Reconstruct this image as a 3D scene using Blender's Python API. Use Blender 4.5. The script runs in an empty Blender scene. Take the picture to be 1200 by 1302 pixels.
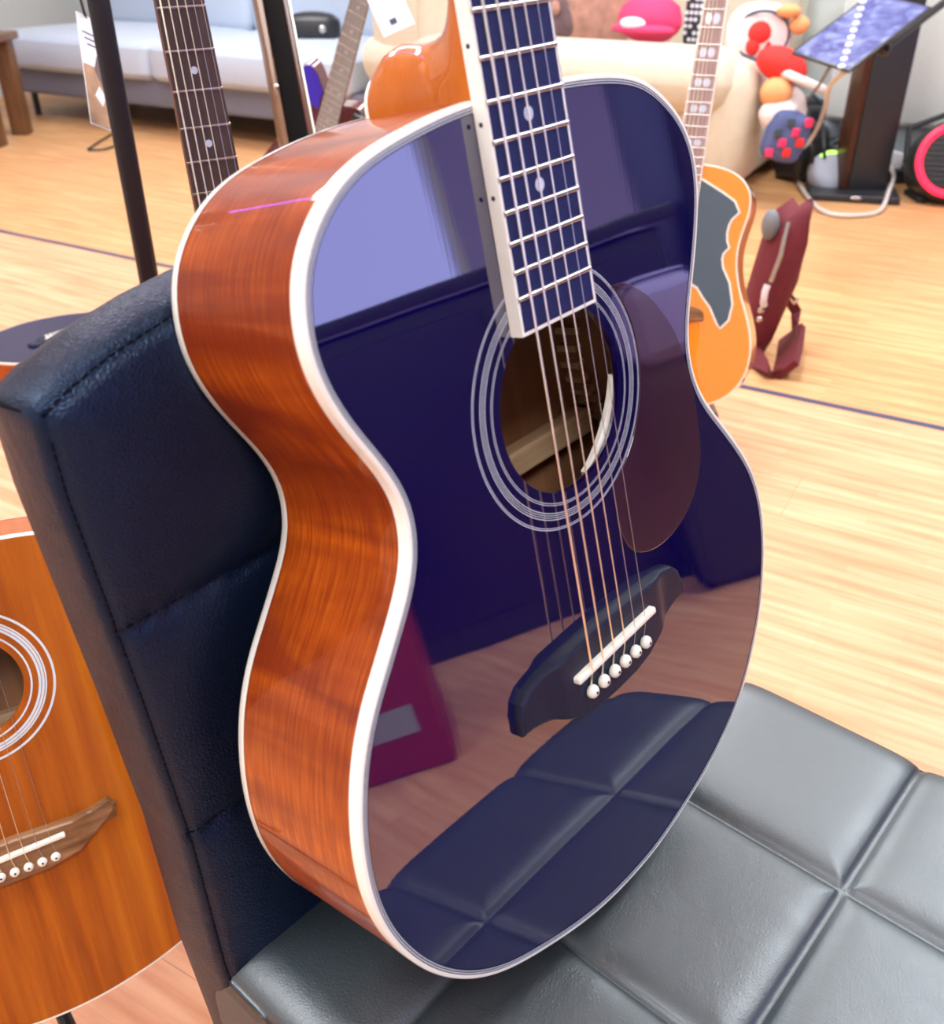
import bpy, bmesh, math, random
from mathutils import Vector, Matrix
random.seed(7)
PI = math.pi
S = bpy.context.scene
COL = S.collection

# ------------------------------------------------------------ camera, world, exposure
cam_d = bpy.data.cameras.new('camera'); cam = bpy.data.objects.new('camera', cam_d); COL.objects.link(cam)
PITCH = math.radians(31.7)
cam.location = (0, 0, 1.02)
cam.rotation_euler = (PI/2 - PITCH, 0, 0)
cam_d.sensor_fit = 'VERTICAL'; cam_d.sensor_height = 36.0
cam_d.lens = 1215/1302*36.0
cam_d.clip_start = 0.02
cam_d.dof.use_dof = True; cam_d.dof.focus_distance = 0.66; cam_d.dof.aperture_fstop = 11.0
S.camera = cam
w = bpy.data.worlds.new('world'); S.world = w; w.use_nodes = True
w.node_tree.nodes['Background'].inputs[0].default_value = (0.46, 0.47, 1.0, 1)
w.node_tree.nodes['Background'].inputs[1].default_value = 2.2
S.view_settings.view_transform = 'Standard'; S.view_settings.look = 'None'
S.view_settings.gamma = 1; S.view_settings.use_curve_mapping = False
S.view_settings.exposure = 0.55
LAMP = 13.5          # ceiling panel emission

# room frame: a along the floor boards, b across them towards the back wall
def rc(a, b, z=0.0): return Vector((a*0.866 + b*0.5, -a*0.5 + b*0.866, z))
RROT = -PI/6

# ------------------------------------------------------------ materials
MAT = {}
def new(name):
    m = bpy.data.materials.new(name); m.use_nodes = True; MAT[name] = m
    return m, m.node_tree, m.node_tree.nodes['Principled BSDF']
def plain(name, col, rough=.5, metal=0, coat=0, coat_ior=1.5, coat_rough=.03, emit=None, es=0, spec=.5, bump=0, bscale=60, var=0, alpha=1, sheen=0):
    m, t, b = new(name)
    b.inputs['Base Color'].default_value = (*col, 1); b.inputs['Roughness'].default_value = rough
    b.inputs['Metallic'].default_value = metal; b.inputs['Coat Weight'].default_value = coat
    b.inputs['Coat IOR'].default_value = coat_ior; b.inputs['Coat Roughness'].default_value = coat_rough
    b.inputs['Specular IOR Level'].default_value = spec
    if sheen: b.inputs['Sheen Weight'].default_value = sheen
    if emit: b.inputs['Emission Color'].default_value = (*emit, 1); b.inputs['Emission Strength'].default_value = es
    if alpha < 1: b.inputs['Alpha'].default_value = alpha
    tc = t.nodes.new('ShaderNodeTexCoord')
    n = t.nodes.new('ShaderNodeTexNoise'); n.inputs['Scale'].default_value = bscale; n.inputs['Detail'].default_value = 4
    t.links.new(tc.outputs['Object'], n.inputs['Vector'])
    v = var or .06
    mx = t.nodes.new('ShaderNodeMix'); mx.data_type = 'RGBA'
    t.links.new(n.outputs['Fac'], mx.inputs[0])
    mx.inputs[6].default_value = (*[c*(1-v) for c in col], 1); mx.inputs[7].default_value = (*[min(1, c*(1+v)) for c in col], 1)
    t.links.new(mx.outputs[2], b.inputs['Base Color'])
    if bump:
        bp = t.nodes.new('ShaderNodeBump'); bp.inputs['Strength'].default_value = bump; bp.inputs['Distance'].default_value = .001
        t.links.new(n.outputs['Fac'], bp.inputs['Height']); t.links.new(bp.outputs[0], b.inputs['Normal'])
    return m
def ramp(t, stops):
    r = t.nodes.new('ShaderNodeValToRGB'); e = r.color_ramp.elements
    e[0].position, e[0].color = stops[0][0], (*stops[0][1], 1); e[1].position, e[1].color = stops[-1][0], (*stops[-1][1], 1)
    for p, c in stops[1:-1]:
        k = e.new(p); k.color = (*c, 1)
    return r
def wood(name, stops, scale=(3, 60, 60), rough=.3, coat=1, coat_ior=1.5, figure=0, coord='UV', fig_col=(.08, .02, .005), bump=.05, fscale=(38, 6, 1)):
    m, t, b = new(name)
    tc = t.nodes.new('ShaderNodeTexCoord')
    mp = t.nodes.new('ShaderNodeMapping'); mp.inputs['Scale'].default_value = scale
    t.links.new(tc.outputs[coord], mp.inputs['Vector'])
    n = t.nodes.new('ShaderNodeTexNoise'); n.inputs['Scale'].default_value = 1; n.inputs['Detail'].default_value = 7; n.inputs['Roughness'].default_value = .62
    t.links.new(mp.outputs[0], n.inputs['Vector'])
    r = ramp(t, stops); t.links.new(n.outputs['Fac'], r.inputs[0])
    out = r.outputs[0]
    if figure:
        mp2 = t.nodes.new('ShaderNodeMapping'); mp2.inputs['Scale'].default_value = fscale
        t.links.new(tc.outputs[coord], mp2.inputs['Vector'])
        n2 = t.nodes.new('ShaderNodeTexNoise'); n2.inputs['Scale'].default_value = 1; n2.inputs['Detail'].default_value = 3; n2.inputs['Distortion'].default_value = .6
        t.links.new(mp2.outputs[0], n2.inputs['Vector'])
        rr = ramp(t, [(.38, (0, 0, 0)), (.62, (1, 1, 1))]); t.links.new(n2.outputs['Fac'], rr.inputs[0])
        mu = t.nodes.new('ShaderNodeMath'); mu.operation = 'MULTIPLY'; mu.inputs[1].default_value = figure
        t.links.new(rr.outputs[0], mu.inputs[0])
        mx = t.nodes.new('ShaderNodeMix'); mx.data_type = 'RGBA'
        t.links.new(mu.outputs[0], mx.inputs[0]); t.links.new(out, mx.inputs[6]); mx.inputs[7].default_value = (*fig_col, 1)
        out = mx.outputs[2]
    t.links.new(out, b.inputs['Base Color']); b.inputs['Specular IOR Level'].default_value = .15 if coat else .5
    b.inputs['Roughness'].default_value = rough; b.inputs['Coat Weight'].default_value = coat; b.inputs['Coat IOR'].default_value = coat_ior
    b.inputs['Coat Roughness'].default_value = .02
    if bump:
        bp = t.nodes.new('ShaderNodeBump'); bp.inputs['Strength'].default_value = bump; bp.inputs['Distance'].default_value = .0005
        t.links.new(n.outputs['Fac'], bp.inputs['Height']); t.links.new(bp.outputs[0], b.inputs['Normal'])
    return m

# blue lacquered top: deep blue under a mirror-like clear coat
m, t, b = new('blue_lacquer')
b.inputs['Base Color'].default_value = (.002, .0008, .052, 1); b.inputs['Roughness'].default_value = .5
b.inputs['Specular IOR Level'].default_value = .0
b.inputs['Coat Weight'].default_value = 1; b.inputs['Coat IOR'].default_value = 2.45; b.inputs['Coat Roughness'].default_value = .015
tc = t.nodes.new('ShaderNodeTexCoord'); n = t.nodes.new('ShaderNodeTexNoise'); n.inputs['Scale'].default_value = 9; n.inputs['Detail'].default_value = 1
mp = t.nodes.new('ShaderNodeMapping'); mp.inputs['Scale'].default_value = (1, .35, 1); t.links.new(tc.outputs['Object'], mp.inputs[0]); t.links.new(mp.outputs[0], n.inputs[0])
n3 = t.nodes.new('ShaderNodeTexNoise'); n3.inputs['Scale'].default_value = 1; n3.inputs['Detail'].default_value = 2
mp3 = t.nodes.new('ShaderNodeMapping'); mp3.inputs['Scale'].default_value = (900, 4, 1); t.links.new(tc.outputs['Object'], mp3.inputs[0]); t.links.new(mp3.outputs[0], n3.inputs[0])
bp = t.nodes.new('ShaderNodeBump'); bp.inputs['Strength'].default_value = .35; bp.inputs['Distance'].default_value = .0012; t.links.new(n.outputs['Fac'], bp.inputs['Height'])
bp2 = t.nodes.new('ShaderNodeBump'); bp2.inputs['Strength'].default_value = .06; bp2.inputs['Distance'].default_value = .0001; t.links.new(n3.outputs['Fac'], bp2.inputs['Height']); t.links.new(bp.outputs[0], bp2.inputs['Normal'])
t.links.new(bp2.outputs[0], b.inputs['Coat Normal'])

wood('mahogany', [(.3, (.21, .027, .002)), (.5, (.39, .068, .003)), (.72, (.60, .145, .006))], scale=(26, 420, 1), rough=.4, coat=.6, coat_ior=1.45, figure=.8, fig_col=(.16, .016, .003), fscale=(30, 4, 1))
wood('mahogany_neck', [(.3, (.42, .085, .004)), (.7, (.66, .18, .008))], scale=(40, 8, 40), rough=.4, coat_ior=1.5, coord='Object', figure=.2, fscale=(14, 14, 14), fig_col=(.3, .06, .01))
wood('inner_wood', [(.3, (.30, .13, .06)), (.7, (.44, .21, .10))], scale=(80, 5, 5), rough=.6, coat=0, coord='Object')
wood('spruce_light', [(.3, (.62, .38, .2)), (.7, (.78, .54, .32))], scale=(5, 160, 160), rough=.6, coat=0, coord='Object')
wood('natural_top', [(.25, (.24, .040, .002)), (.5, (.48, .12, .004)), (.75, (.62, .20, .010))], scale=(55, 3.0, 30), rough=.4, coat=.35, coord='Object', figure=.3, fig_col=(.24, .05, .008), fscale=(75, 1.5, 1))
wood('walnut', [(.3, (.12, .05, .02)), (.55, (.30, .15, .07)), (.75, (.42, .24, .12))], scale=(10, 110, 60), rough=.45, coat=.2, coord='Object')
wood('rosewood_board', [(.3, (.035, .018, .018)), (.7, (.085, .045, .04))], scale=(200, 10, 10), rough=.55, coat=0, coord='Object')
wood('rosewood_pale', [(.3, (.30, .19, .17)), (.7, (.40, .27, .24))], scale=(200, 10, 10), rough=.5, coat=0, coord='Object')
wood('dark_wood', [(.3, (.04, .015, .008)), (.7, (.10, .035, .02))], scale=(20, 20, 3), rough=.4, coat=.3, coord='Object')
wood('brown_wood', [(.3, (.12, .055, .025)), (.7, (.2, .10, .045))], scale=(20, 20, 3), rough=.4, coat=.3, coord='Object')
plain('ebony', (.012, .018, .095), .5, spec=.3, bump=.3, bscale=300, var=.3)
plain('bridge_black', (.008, .012, .035), .45, spec=.35, bump=.2, bscale=250, var=.3)
plain('cream', (.92, .93, .86), .35, coat=.6)
plain('cream_line', (.70, .78, .86), .35, coat=.6)
plain('dark_line', (.01, .01, .03), .3)
plain('bone', (.90, .90, .80), .3, coat=.3)
plain('pearl', (.60, .66, .80), .25, coat=.5)
plain('steel', (.58, .57, .56), .22, metal=1)
plain('brass_string', (.97, .90, .70), .28, metal=1)
plain('steel_string', (.55, .55, .58), .3, metal=1)
plain('pickguard', (.030, .006, .026), .3, coat=1, coat_ior=1.6, coat_rough=.03, bscale=18, var=.6)
plain('orange_lacquer', (.86, .265, .001), .3, coat=1, coat_ior=1.6)
plain('slate_guard', (.05, .085, .12), .4, coat=.3)
plain('black_metal', (.012, .013, .018), .35, spec=.5)
plain('black_gloss', (.004, .003, .003), .6, spec=.03)
plain('black_plastic', (.02, .022, .026), .4)
plain('rubber', (.02, .02, .02), .7)
plain('maroon_lacquer', (.09, .012, .016), .3, coat=1)
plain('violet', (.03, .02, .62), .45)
plain('gold', (.75, .6, .08), .3, metal=.4)
plain('sofa_blue', (.47, .56, .68), .9, bump=.4, bscale=120, sheen=.3)
plain('sofa_grey', (.17, .18, .23), .9, bump=.4, bscale=120)
plain('beige_cloth', (.60, .55, .43), .92, bump=.5, bscale=25, sheen=.3, var=.1)
plain('wall_paint', (.62, .66, .64), .8)
plain('white_paint', (.8, .8, .82), .7)
plain('cool_grey', (.30, .36, .38), .6)
plain('paper', (.78, .82, .92), .6)
plain('tan_print', (.45, .26, .15), .6, var=.7, bscale=40)
plain('dark_print', (.16, .10, .11), .6, var=.5, bscale=30)
plain('ink', (.05, .06, .12), .7)
plain('pink_cloth', (.85, .05, .16), .85, bump=.5, bscale=20)
plain('red_cloth', (.80, .035, .03), .85, bump=.4, bscale=30)
plain('white_plush', (.80, .74, .72), .95, bump=1, bscale=60)
plain('orange_plush', (.80, .38, .16), .9)
plain('skin_brown', (.45, .24, .18), .8, var=.5, bscale=25)
plain('maroon_cloth', (.14, .012, .022), .75, bump=.5, bscale=60, var=.25)
plain('grey_mesh', (.18, .20, .22), .7)
plain('white_plastic', (.75, .77, .82), .35)
plain('speaker_fabric', (.36, .40, .48), .8, bump=.5, bscale=400)
plain('green_glow', (.3, .8, .1), .4, emit=(.45, .9, .12), es=1.3)
plain('red_glow', (.8, .02, .05), .4, emit=(1, .01, .045), es=1.6)
plain('purple_glow', (.5, .2, 1), .4, emit=(.35, .10, 1), es=10)
plain('red_box', (.35, .02, .02), .5)
plain('thread', (.004, .005, .010), .8, spec=.1)
plain('lamp_panel', (1, 1, 1), .5, emit=(.96, .98, 1.0), es=LAMP)
plain('lilac_paint', (.44, .41, .85), .8)
plain('lamp_dim', (.8, .8, .8), .5, emit=(.96, .98, 1.0), es=LAMP*.9)
plain('patch_blue', (.10, .13, .30), .85)
plain('cable_white', (.66, .62, .58), .5)
plain('violet_dark', (.015, .010, .04), .4)
plain('foliage', (.02, .16, .05), .6)

# screen: violet artwork
m, t, b = new('tablet_screen')
tc = t.nodes.new('ShaderNodeTexCoord'); n = t.nodes.new('ShaderNodeTexNoise'); n.inputs['Scale'].default_value = 14; n.inputs['Distortion'].default_value = 1.4
t.links.new(tc.outputs['Object'], n.inputs[0])
r = ramp(t, [(.3, (.10, .09, .40)), (.5, (.25, .28, .72)), (.7, (.55, .60, .95))]); t.links.new(n.outputs['Fac'], r.inputs[0])
b.inputs['Base Color'].default_value = (.01, .01, .01, 1); b.inputs['Roughness'].default_value = .15
t.links.new(r.outputs[0], b.inputs['Emission Color']); b.inputs['Emission Strength'].default_value = .8

# leather
def leather(name, col, rough=.36, spec=.55, bs=1.0, tint=(1, 1, 1)):
    m, t, b = new(name)
    b.inputs['Base Color'].default_value = (*col, 1); b.inputs['Roughness'].default_value = rough; b.inputs['Specular IOR Level'].default_value = spec; b.inputs['Specular Tint'].default_value = (*tint, 1)
    tc = t.nodes.new('ShaderNodeTexCoord')
    v = t.nodes.new('ShaderNodeTexVoronoi'); v.feature = 'DISTANCE_TO_EDGE'; v.inputs['Scale'].default_value = 420
    n = t.nodes.new('ShaderNodeTexNoise'); n.inputs['Scale'].default_value = 26; n.inputs['Detail'].default_value = 6; n.inputs['Distortion'].default_value = 1
    t.links.new(tc.outputs['Object'], v.inputs[0]); t.links.new(tc.outputs['Object'], n.inputs[0])
    b1 = t.nodes.new('ShaderNodeBump'); b1.inputs['Strength'].default_value = .45*bs; b1.inputs['Distance'].default_value = .0008; t.links.new(v.outputs[0], b1.inputs['Height'])
    b2 = t.nodes.new('ShaderNodeBump'); b2.inputs['Strength'].default_value = .35*bs; b2.inputs['Distance'].default_value = .003; t.links.new(n.outputs['Fac'], b2.inputs['Height']); t.links.new(b1.outputs[0], b2.inputs['Normal'])
    t.links.new(b2.outputs[0], b.inputs['Normal'])
    rr = t.nodes.new('ShaderNodeMapRange'); rr.inputs[3].default_value = rough-.05; rr.inputs[4].default_value = rough+.08; t.links.new(n.outputs['Fac'], rr.inputs[0]); t.links.new(rr.outputs[0], b.inputs['Roughness'])
leather('leather', (.0030, .007, .022), .38, .55, 1.3, (.45, .66, 1))
leather('leather_seat', (.009, .020, .027), .44, 1.0, .45, (.86, .95, 1))
MAT['leather_seat'].node_tree.nodes['Principled BSDF'].inputs['IOR'].default_value = 1.75

# wood laminate, three strips per plank
def floor_mat(name, c0, c1, c2):
    m, t, b = new(name)
    g = t.nodes.new('ShaderNodeNewGeometry')
    mp = t.nodes.new('ShaderNodeMapping'); mp.vector_type = 'TEXTURE'; mp.inputs['Rotation'].default_value = (0, 0, RROT)
    t.links.new(g.outputs['Position'], mp.inputs[0])
    br = t.nodes.new('ShaderNodeTexBrick'); br.offset = .37; br.inputs['Scale'].default_value = 1
    br.inputs['Brick Width'].default_value = .34; br.inputs['Row Height'].default_value = .0317; br.inputs['Mortar Size'].default_value = .0003
    br.inputs['Mortar Smooth'].default_value = 1; br.inputs['Bias'].default_value = 0
    br.inputs['Color1'].default_value = (*c0, 1); br.inputs['Color2'].default_value = (*c1, 1); br.inputs['Mortar'].default_value = (*c2, 1)
    t.links.new(mp.outputs[0], br.inputs['Vector'])
    mp2 = t.nodes.new('ShaderNodeMapping'); mp2.inputs['Scale'].default_value = (3.2, 46, 1); t.links.new(mp.outputs[0], mp2.inputs[0])
    n = t.nodes.new('ShaderNodeTexNoise'); n.inputs['Scale'].default_value = 1; n.inputs['Detail'].default_value = 5; t.links.new(mp2.outputs[0], n.inputs[0])
    rr = ramp(t, [(.36, (0, 0, 0)), (.66, (1, 1, 1))]); t.links.new(n.outputs['Fac'], rr.inputs[0])
    mx = t.nodes.new('ShaderNodeMix'); mx.data_type = 'RGBA'; t.links.new(br.outputs[0], mx.inputs[6]); mx.inputs[7].default_value = (*c2, 1)
    mu = t.nodes.new('ShaderNodeMath'); mu.operation = 'MULTIPLY'; mu.inputs[1].default_value = .85; t.links.new(rr.outputs[0], mu.inputs[0]); t.links.new(mu.outputs[0], mx.inputs[0])
    t.links.new(mx.outputs[2], b.inputs['Base Color']); b.inputs['Roughness'].default_value = .42; b.inputs['Specular IOR Level'].default_value = .35
floor_mat('floor_peach', (.85, .49, .29), (.76, .39, .215), (.62, .26, .125))
floor_mat('floor_yellow', (.76, .45, .215), (.66, .355, .16), (.50, .24, .095))

# ------------------------------------------------------------ mesh helpers
def obj(name, verts, faces, mat, parent=None, smooth=False, uv=None, mats=None, midx=None, sharp=None):
    me = bpy.data.meshes.new(name); me.from_pydata([tuple(v) for v in verts], [], faces); me.update()
    if mat: me.materials.append(MAT[mat])
    if mats:
        for k in mats: me.materials.append(MAT[k])
    if midx:
        for p, i in zip(me.polygons, midx): p.material_index = i
    if smooth:
        me.shade_smooth()
        if sharp: me.set_sharp_from_angle(angle=math.radians(sharp))
    if uv:
        l = me.uv_layers.new(name='uv')
        for p in me.polygons:
            for li in p.loop_indices: l.data[li].uv = uv[me.loops[li].vertex_index]
    o = bpy.data.objects.new(name, me); COL.objects.link(o)
    if parent: o.parent = parent
    return o
class MB:
    def __init__(s): s.v = []; s.f = []
    def add(s, v, f):
        k = len(s.v); s.v += [Vector(a) for a in v]; s.f += [tuple(i+k for i in q) for q in f]; return s
    def box(s, c, d, M=None):
        c = Vector(c); hx, hy, hz = d[0]/2, d[1]/2, d[2]/2
        v = [Vector((x, y, z)) for x in (-hx, hx) for y in (-hy, hy) for z in (-hz, hz)]
        if M is not None: v = [M @ a for a in v]
        return s.add([a+c for a in v], [(0, 1, 3, 2), (4, 6, 7, 5), (0, 4, 5, 1), (2, 3, 7, 6), (0, 2, 6, 4), (1, 5, 7, 3)])
    def rbox(s, c, d, r, M=None, seg=3, puff=0):
        """box with rounded edges"""
        bm = bmesh.new(); bmesh.ops.create_cube(bm, size=1)
        for a in bm.verts: a.co = Vector((a.co.x*d[0], a.co.y*d[1], a.co.z*d[2]))
        if puff: bmesh.ops.subdivide_edges(bm, edges=bm.edges[:], cuts=5, use_grid_fill=True)
        es = [e for e in bm.edges if len(e.link_faces) == 2 and e.calc_face_angle(0) > .5]
        bmesh.ops.bevel(bm, geom=es, offset=r, segments=seg, affect='EDGES', profile=.5)
        if puff:
            for a in bm.verts:
                q = [1-min(1, abs(a.co[i])/(d[i]/2))**2 for i in range(3)]
                n = Vector([a.co[i]/(d[i]/2) for i in range(3)])
                a.co += Vector([n.x*q[1]*q[2], n.y*q[0]*q[2], n.z*q[0]*q[1]])*puff
        bm.verts.index_update()
        v = [a.co.copy() for a in bm.verts]; f = [tuple(a.index for a in q.verts) for q in bm.faces]; bm.free()
        if M is not None: v = [M @ a for a in v]
        return s.add([a+Vector(c) for a in v], f)
    def tube(s, pts, r, n=10, caps=True, rs=None):
        pts = [Vector(p) for p in pts]; v = []; f = []
        up = None
        for i, p in enumerate(pts):
            d = (pts[min(i+1, len(pts)-1)]-pts[max(i-1, 0)]).normalized()
            if up is None: up = d.orthogonal().normalized()
            up = (up - d*up.dot(d)).normalized(); sd = d.cross(up)
            rr = rs[i] if rs else r
            for k in range(n):
                a = 2*PI*k/n; v.append(p+(up*math.cos(a)+sd*math.sin(a))*rr)
        for i in range(len(pts)-1):
            for k in range(n):
                f.append((i*n+k, i*n+(k+1) % n, (i+1)*n+(k+1) % n, (i+1)*n+k))
        if caps: f.append(tuple(range(n-1, -1, -1))); f.append(tuple((len(pts)-1)*n+k for k in range(n)))
        return s.add(v, f)
    def prism(s, poly, z0, z1, M=None):
        n = len(poly); v = [Vector((x, y, z0)) for x, y in poly]+[Vector((x, y, z1)) for x, y in poly]
        if M is not None: v = [M @ a for a in v]
        return s.add(v, [tuple(range(n-1, -1, -1)), tuple(range(n, 2*n))]+[(i, (i+1) % n, n+(i+1) % n, n+i) for i in range(n)])
    def lathe(s, prof, c=(0, 0, 0), n=24, M=None):
        v = []; f = []
        for r, z in prof:
            for k in range(n):
                a = 2*PI*k/n; v.append(Vector((max(r, 1e-5)*math.cos(a), max(r, 1e-5)*math.sin(a), z)))
        for i in range(len(prof)-1):
            for k in range(n): f.append((i*n+k, i*n+(k+1) % n, (i+1)*n+(k+1) % n, (i+1)*n+k))
        f.append(tuple(range(n-1, -1, -1))); f.append(tuple((len(prof)-1)*n+k for k in range(n)))
        if M is not None: v = [M @ a for a in v]
        return s.add([a+Vector(c) for a in v], f)
    def blob(s, c, d, M=None, seg=14, ring=9, p=1.0, noise=0):
        v = []; f = []
        rnd = random.Random(int(abs(c[0]*1000)+abs(c[1]*777)))
        for i in range(ring+1):
            th = PI*i/ring
            for k in range(seg):
                ph = 2*PI*k/seg
                x, y, z = math.sin(th)*math.cos(ph), math.sin(th)*math.sin(ph), math.cos(th)
                q = [math.copysign(abs(u)**p, u) for u in (x, y, z)]
                w_ = 1+noise*(rnd.random()-.5) if 0 < i < ring else 1
                v.append(Vector((q[0]*d[0]/2*w_, q[1]*d[1]/2*w_, q[2]*d[2]/2*w_)))
        for i in range(ring):
            for k in range(seg): f.append((i*seg+k, (i+1)*seg+k, (i+1)*seg+(k+1) % seg, i*seg+(k+1) % seg))
        if M is not None: v = [M @ a for a in v]
        return s.add([a+Vector(c) for a in v], f)
    def build(s, name, mat, parent=None, smooth=False, sharp=35, off=None, **k):
        v = s.v if off is None else [a-off for a in s.v]
        return obj(name, v, s.f, mat, parent, smooth, sharp=sharp if smooth else None, **k)
def empty(name, M, label=None, cat=None, group=None):
    o = bpy.data.objects.new(name, None); COL.objects.link(o); o.empty_display_size = .05
    o.matrix_world = M if isinstance(M, Matrix) else Matrix.Translation(M)
    tag(o, label, cat, group); return o
def tag(o, label=None, cat=None, group=None, kind=None):
    if label: o['label'] = label
    if cat: o['category'] = cat
    if group: o['group'] = group
    if kind: o['kind'] = kind
    return o
def Rz(a): return Matrix.Rotation(a, 4, 'Z')
def pose(G, T): return Matrix([[G[i][0], G[i][1], G[i][2], T[i]] for i in range(3)]+[[0, 0, 0, 1]])
def ortho(M):
    x = M.col[0].xyz.normalized(); z = M.col[2].xyz; z = (z-x*z.dot(x)).normalized(); y = z.cross(x)
    return pose([[x[i], y[i], z[i]] for i in range(3)], M.col[3].xyz)

# ------------------------------------------------------------ the room
AL, AR, BF, BB, CH = -6.3, 3.6, -2.2, 5.4, 2.7
SEAM = 2.30
def rbx(a0, a1, b0, b1, z0, z1):
    q = [rc(a0, b0), rc(a1, b0), rc(a1, b1), rc(a0, b1)]
    return [Vector((p.x, p.y, z)) for z in (z0, z1) for p in q], [(3, 2, 1, 0), (4, 5, 6, 7), (0, 1, 5, 4), (1, 2, 6, 5), (2, 3, 7, 6), (3, 0, 4, 7)]
def rb(name, mat, parent, *a): v, f = rbx(*a); return obj(name, v, f, mat, parent)
fl = tag(rb('floor', 'dark_line', None, AL, AR, BF, BB, -.05, -.004), kind='structure')
rows = []
bb = SEAM+.022
while bb < BB: rows.append((bb, min(bb+.19, BB), 'floor_yellow')); bb += .19
bb = SEAM
while bb > BF+.1: rows.append((bb-.19, bb, 'floor_peach')); bb -= .19
for i, (b0, b1, m_) in enumerate(rows):
    a = AL - [0, .43, .86][i % 3]
    while a < AR:
        a0, a1 = max(a, AL), min(a+1.29, AR)
        if a1-a0 > .02: rb('plank', m_, fl, a0+.0003, a1-.0003, b0+.0003, b1-.0003, -.004, 0)
        a += 1.29
tag(rb('trim_1', 'ink', None, AL, AR, SEAM, SEAM+.022, -.004, .0015), kind='structure')
ceil_ = tag(rb('ceiling', 'white_paint', None, AL, AR, BF, BB, CH, CH+.05), kind='structure')
tag(rb('wall_back', 'wall_paint', None, AL, AR, BB, BB+.1, 0, CH), kind='structure')
tag(rb('wall_left', 'wall_paint', None, AL-.1, AL, BF, BB, 0, CH), kind='structure')
tag(rb('wall_front', 'wall_paint', None, AL, AR, BF-.1, BF, 0, CH), kind='structure')
tag(rb('low_band_back', 'cool_grey', None, AL, AR, BB-.02, BB, 0, .23), kind='structure')  # grey band along the foot of the back wall
# right wall with shop windows
wins = [(1.45, 2.85, .85, 1.95), (-1.2, .4, .85, 1.95)]
mb = MB(); wins_s = sorted(wins); bprev = BF
for (b0, b1, z0, z1) in wins_s:
    mb.add(*rbx(AR, AR+.1, bprev, b0, 0, CH)); mb.add(*rbx(AR, AR+.1, b0, b1, 0, z0)); mb.add(*rbx(AR, AR+.1, b0, b1, z1, CH)); bprev = b1
mb.add(*rbx(AR, AR+.1, bprev, BB, 0, CH))
tag(mb.build('wall_right', 'lilac_paint'), kind='structure')
for i, (b0, b1, z0, z1) in enumerate(wins_s):
    mb = MB()
    for q in ((b0, b0+.05, z0, z1), (b1-.05, b1, z0, z1), (b0, b1, z0, z0+.05), (b0, b1, z1-.05, z1)): mb.add(*rbx(AR, AR+.06, *q))
    tag(mb.build('window_%d' % (i+1), 'white_plastic'), kind='structure')
# ceiling lamps
for a in (-3.6, -1.2, .7):
    for b_ in (-.7, 2.1, 3.9):
        o = rb('ceiling_light', 'white_plastic', None, a-.33, a+.33, b_-.63, b_+.63, CH-.03, CH)
        nm = {-3.6: 'far left', -1.2: 'middle', .7: 'window side'}[a]
        nb = {-.7: 'behind the camera', 2.1: 'in the middle of the ceiling', 3.9: 'towards the back wall'}[b_]
        tag(o, 'square-cornered ceiling light panel, %s row, %s' % (nm, nb), 'ceiling light', 'ceiling light panels')
        rb('diffuser', 'lamp_panel' if b_ > 0 else 'lamp_dim', o, a-.30, a+.30, b_-.60, b_+.60, CH-.034, CH-.03)

# ------------------------------------------------------------ guitars
L = .645
def fy(n): return L*2**(-n/12.)
def hw(y): return .5*(.043+.015*(L-y)/(L-fy(20)))
R_ = [(38,290),(57,289),(77,287),(93,284),(108,279),(122,270),(135,259),(144,246),(148,233),(148,217),(145,202),(139,184),(133,169),(127,155),(122.5,141),(121.5,126),(125,110),(134,93),(150,73),(167,51),(182,28),(190,6),(193,-15),(192,-38),(187,-61),(179,-84),(166,-106),(146,-131),(118,-150),(87,-163),(57,-171),(23,-177),(-8,-177)]
L_ = [(-35,-174),(-63,-167),(-98,-154),(-125,-141),(-147,-124),(-164,-104),(-176,-83),(-184,-62),(-188,-44),(-189,-28),(-188,-12),(-185,5),(-180,22),(-174,37),(-165,53),(-156,65),(-148,74),(-139,85),(-129,97),(-121,109),(-117,121),(-115.5,133),(-118,147),(-124,161),(-131,174),(-137,187),(-141,199),(-143,210),(-143,220),(-141,232),(-137,244),(-130,255),(-121,264),(-110,272),(-94,279),(-72,284),(-46,288),(-20,290),(8,290.5)]
def outline(N, sx=1, syu=1, syd=1, raw=None):
    P = [Vector((x*.001*sx, y*.001*(syu if y > 0 else syd))) for x, y in (raw or R_+L_)]
    n = len(P); out = []
    for i in range(n):
        p0, p1, p2, p3 = P[i-1], P[i], P[(i+1) % n], P[(i+2) % n]
        for k in range(8):
            u = k/8; out.append(.5*((2*p1)+(p2-p0)*u+(2*p0-5*p1+4*p2-p3)*u*u+(3*p1-p0-3*p2+p3)*u**3))
    # resample by arc length
    m = len(out); cum = [0]
    for i in range(m): cum.append(cum[-1]+(out[(i+1) % m]-out[i]).length)
    res = []; j = 0
    for k in range(N):
        s = cum[-1]*k/N
        while cum[j+1] < s: j += 1
        u = (s-cum[j])/max(1e-9, cum[j+1]-cum[j]); res.append(out[j].lerp(out[(j+1) % m], u))
    for it in range(6): res = [(res[i-1]+res[i]*2+res[(i+1) % N])/4 for i in range(N)]
    return res, cum[-1]
def inset(P, d):
    n = len(P); r = []
    for i in range(n):
        t_ = (P[(i+1) % n]-P[i-1]).normalized(); nn = Vector((t_.y, -t_.x))   # clockwise outline: inward is right
        r.append(P[i]+nn*d)
    return r
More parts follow.
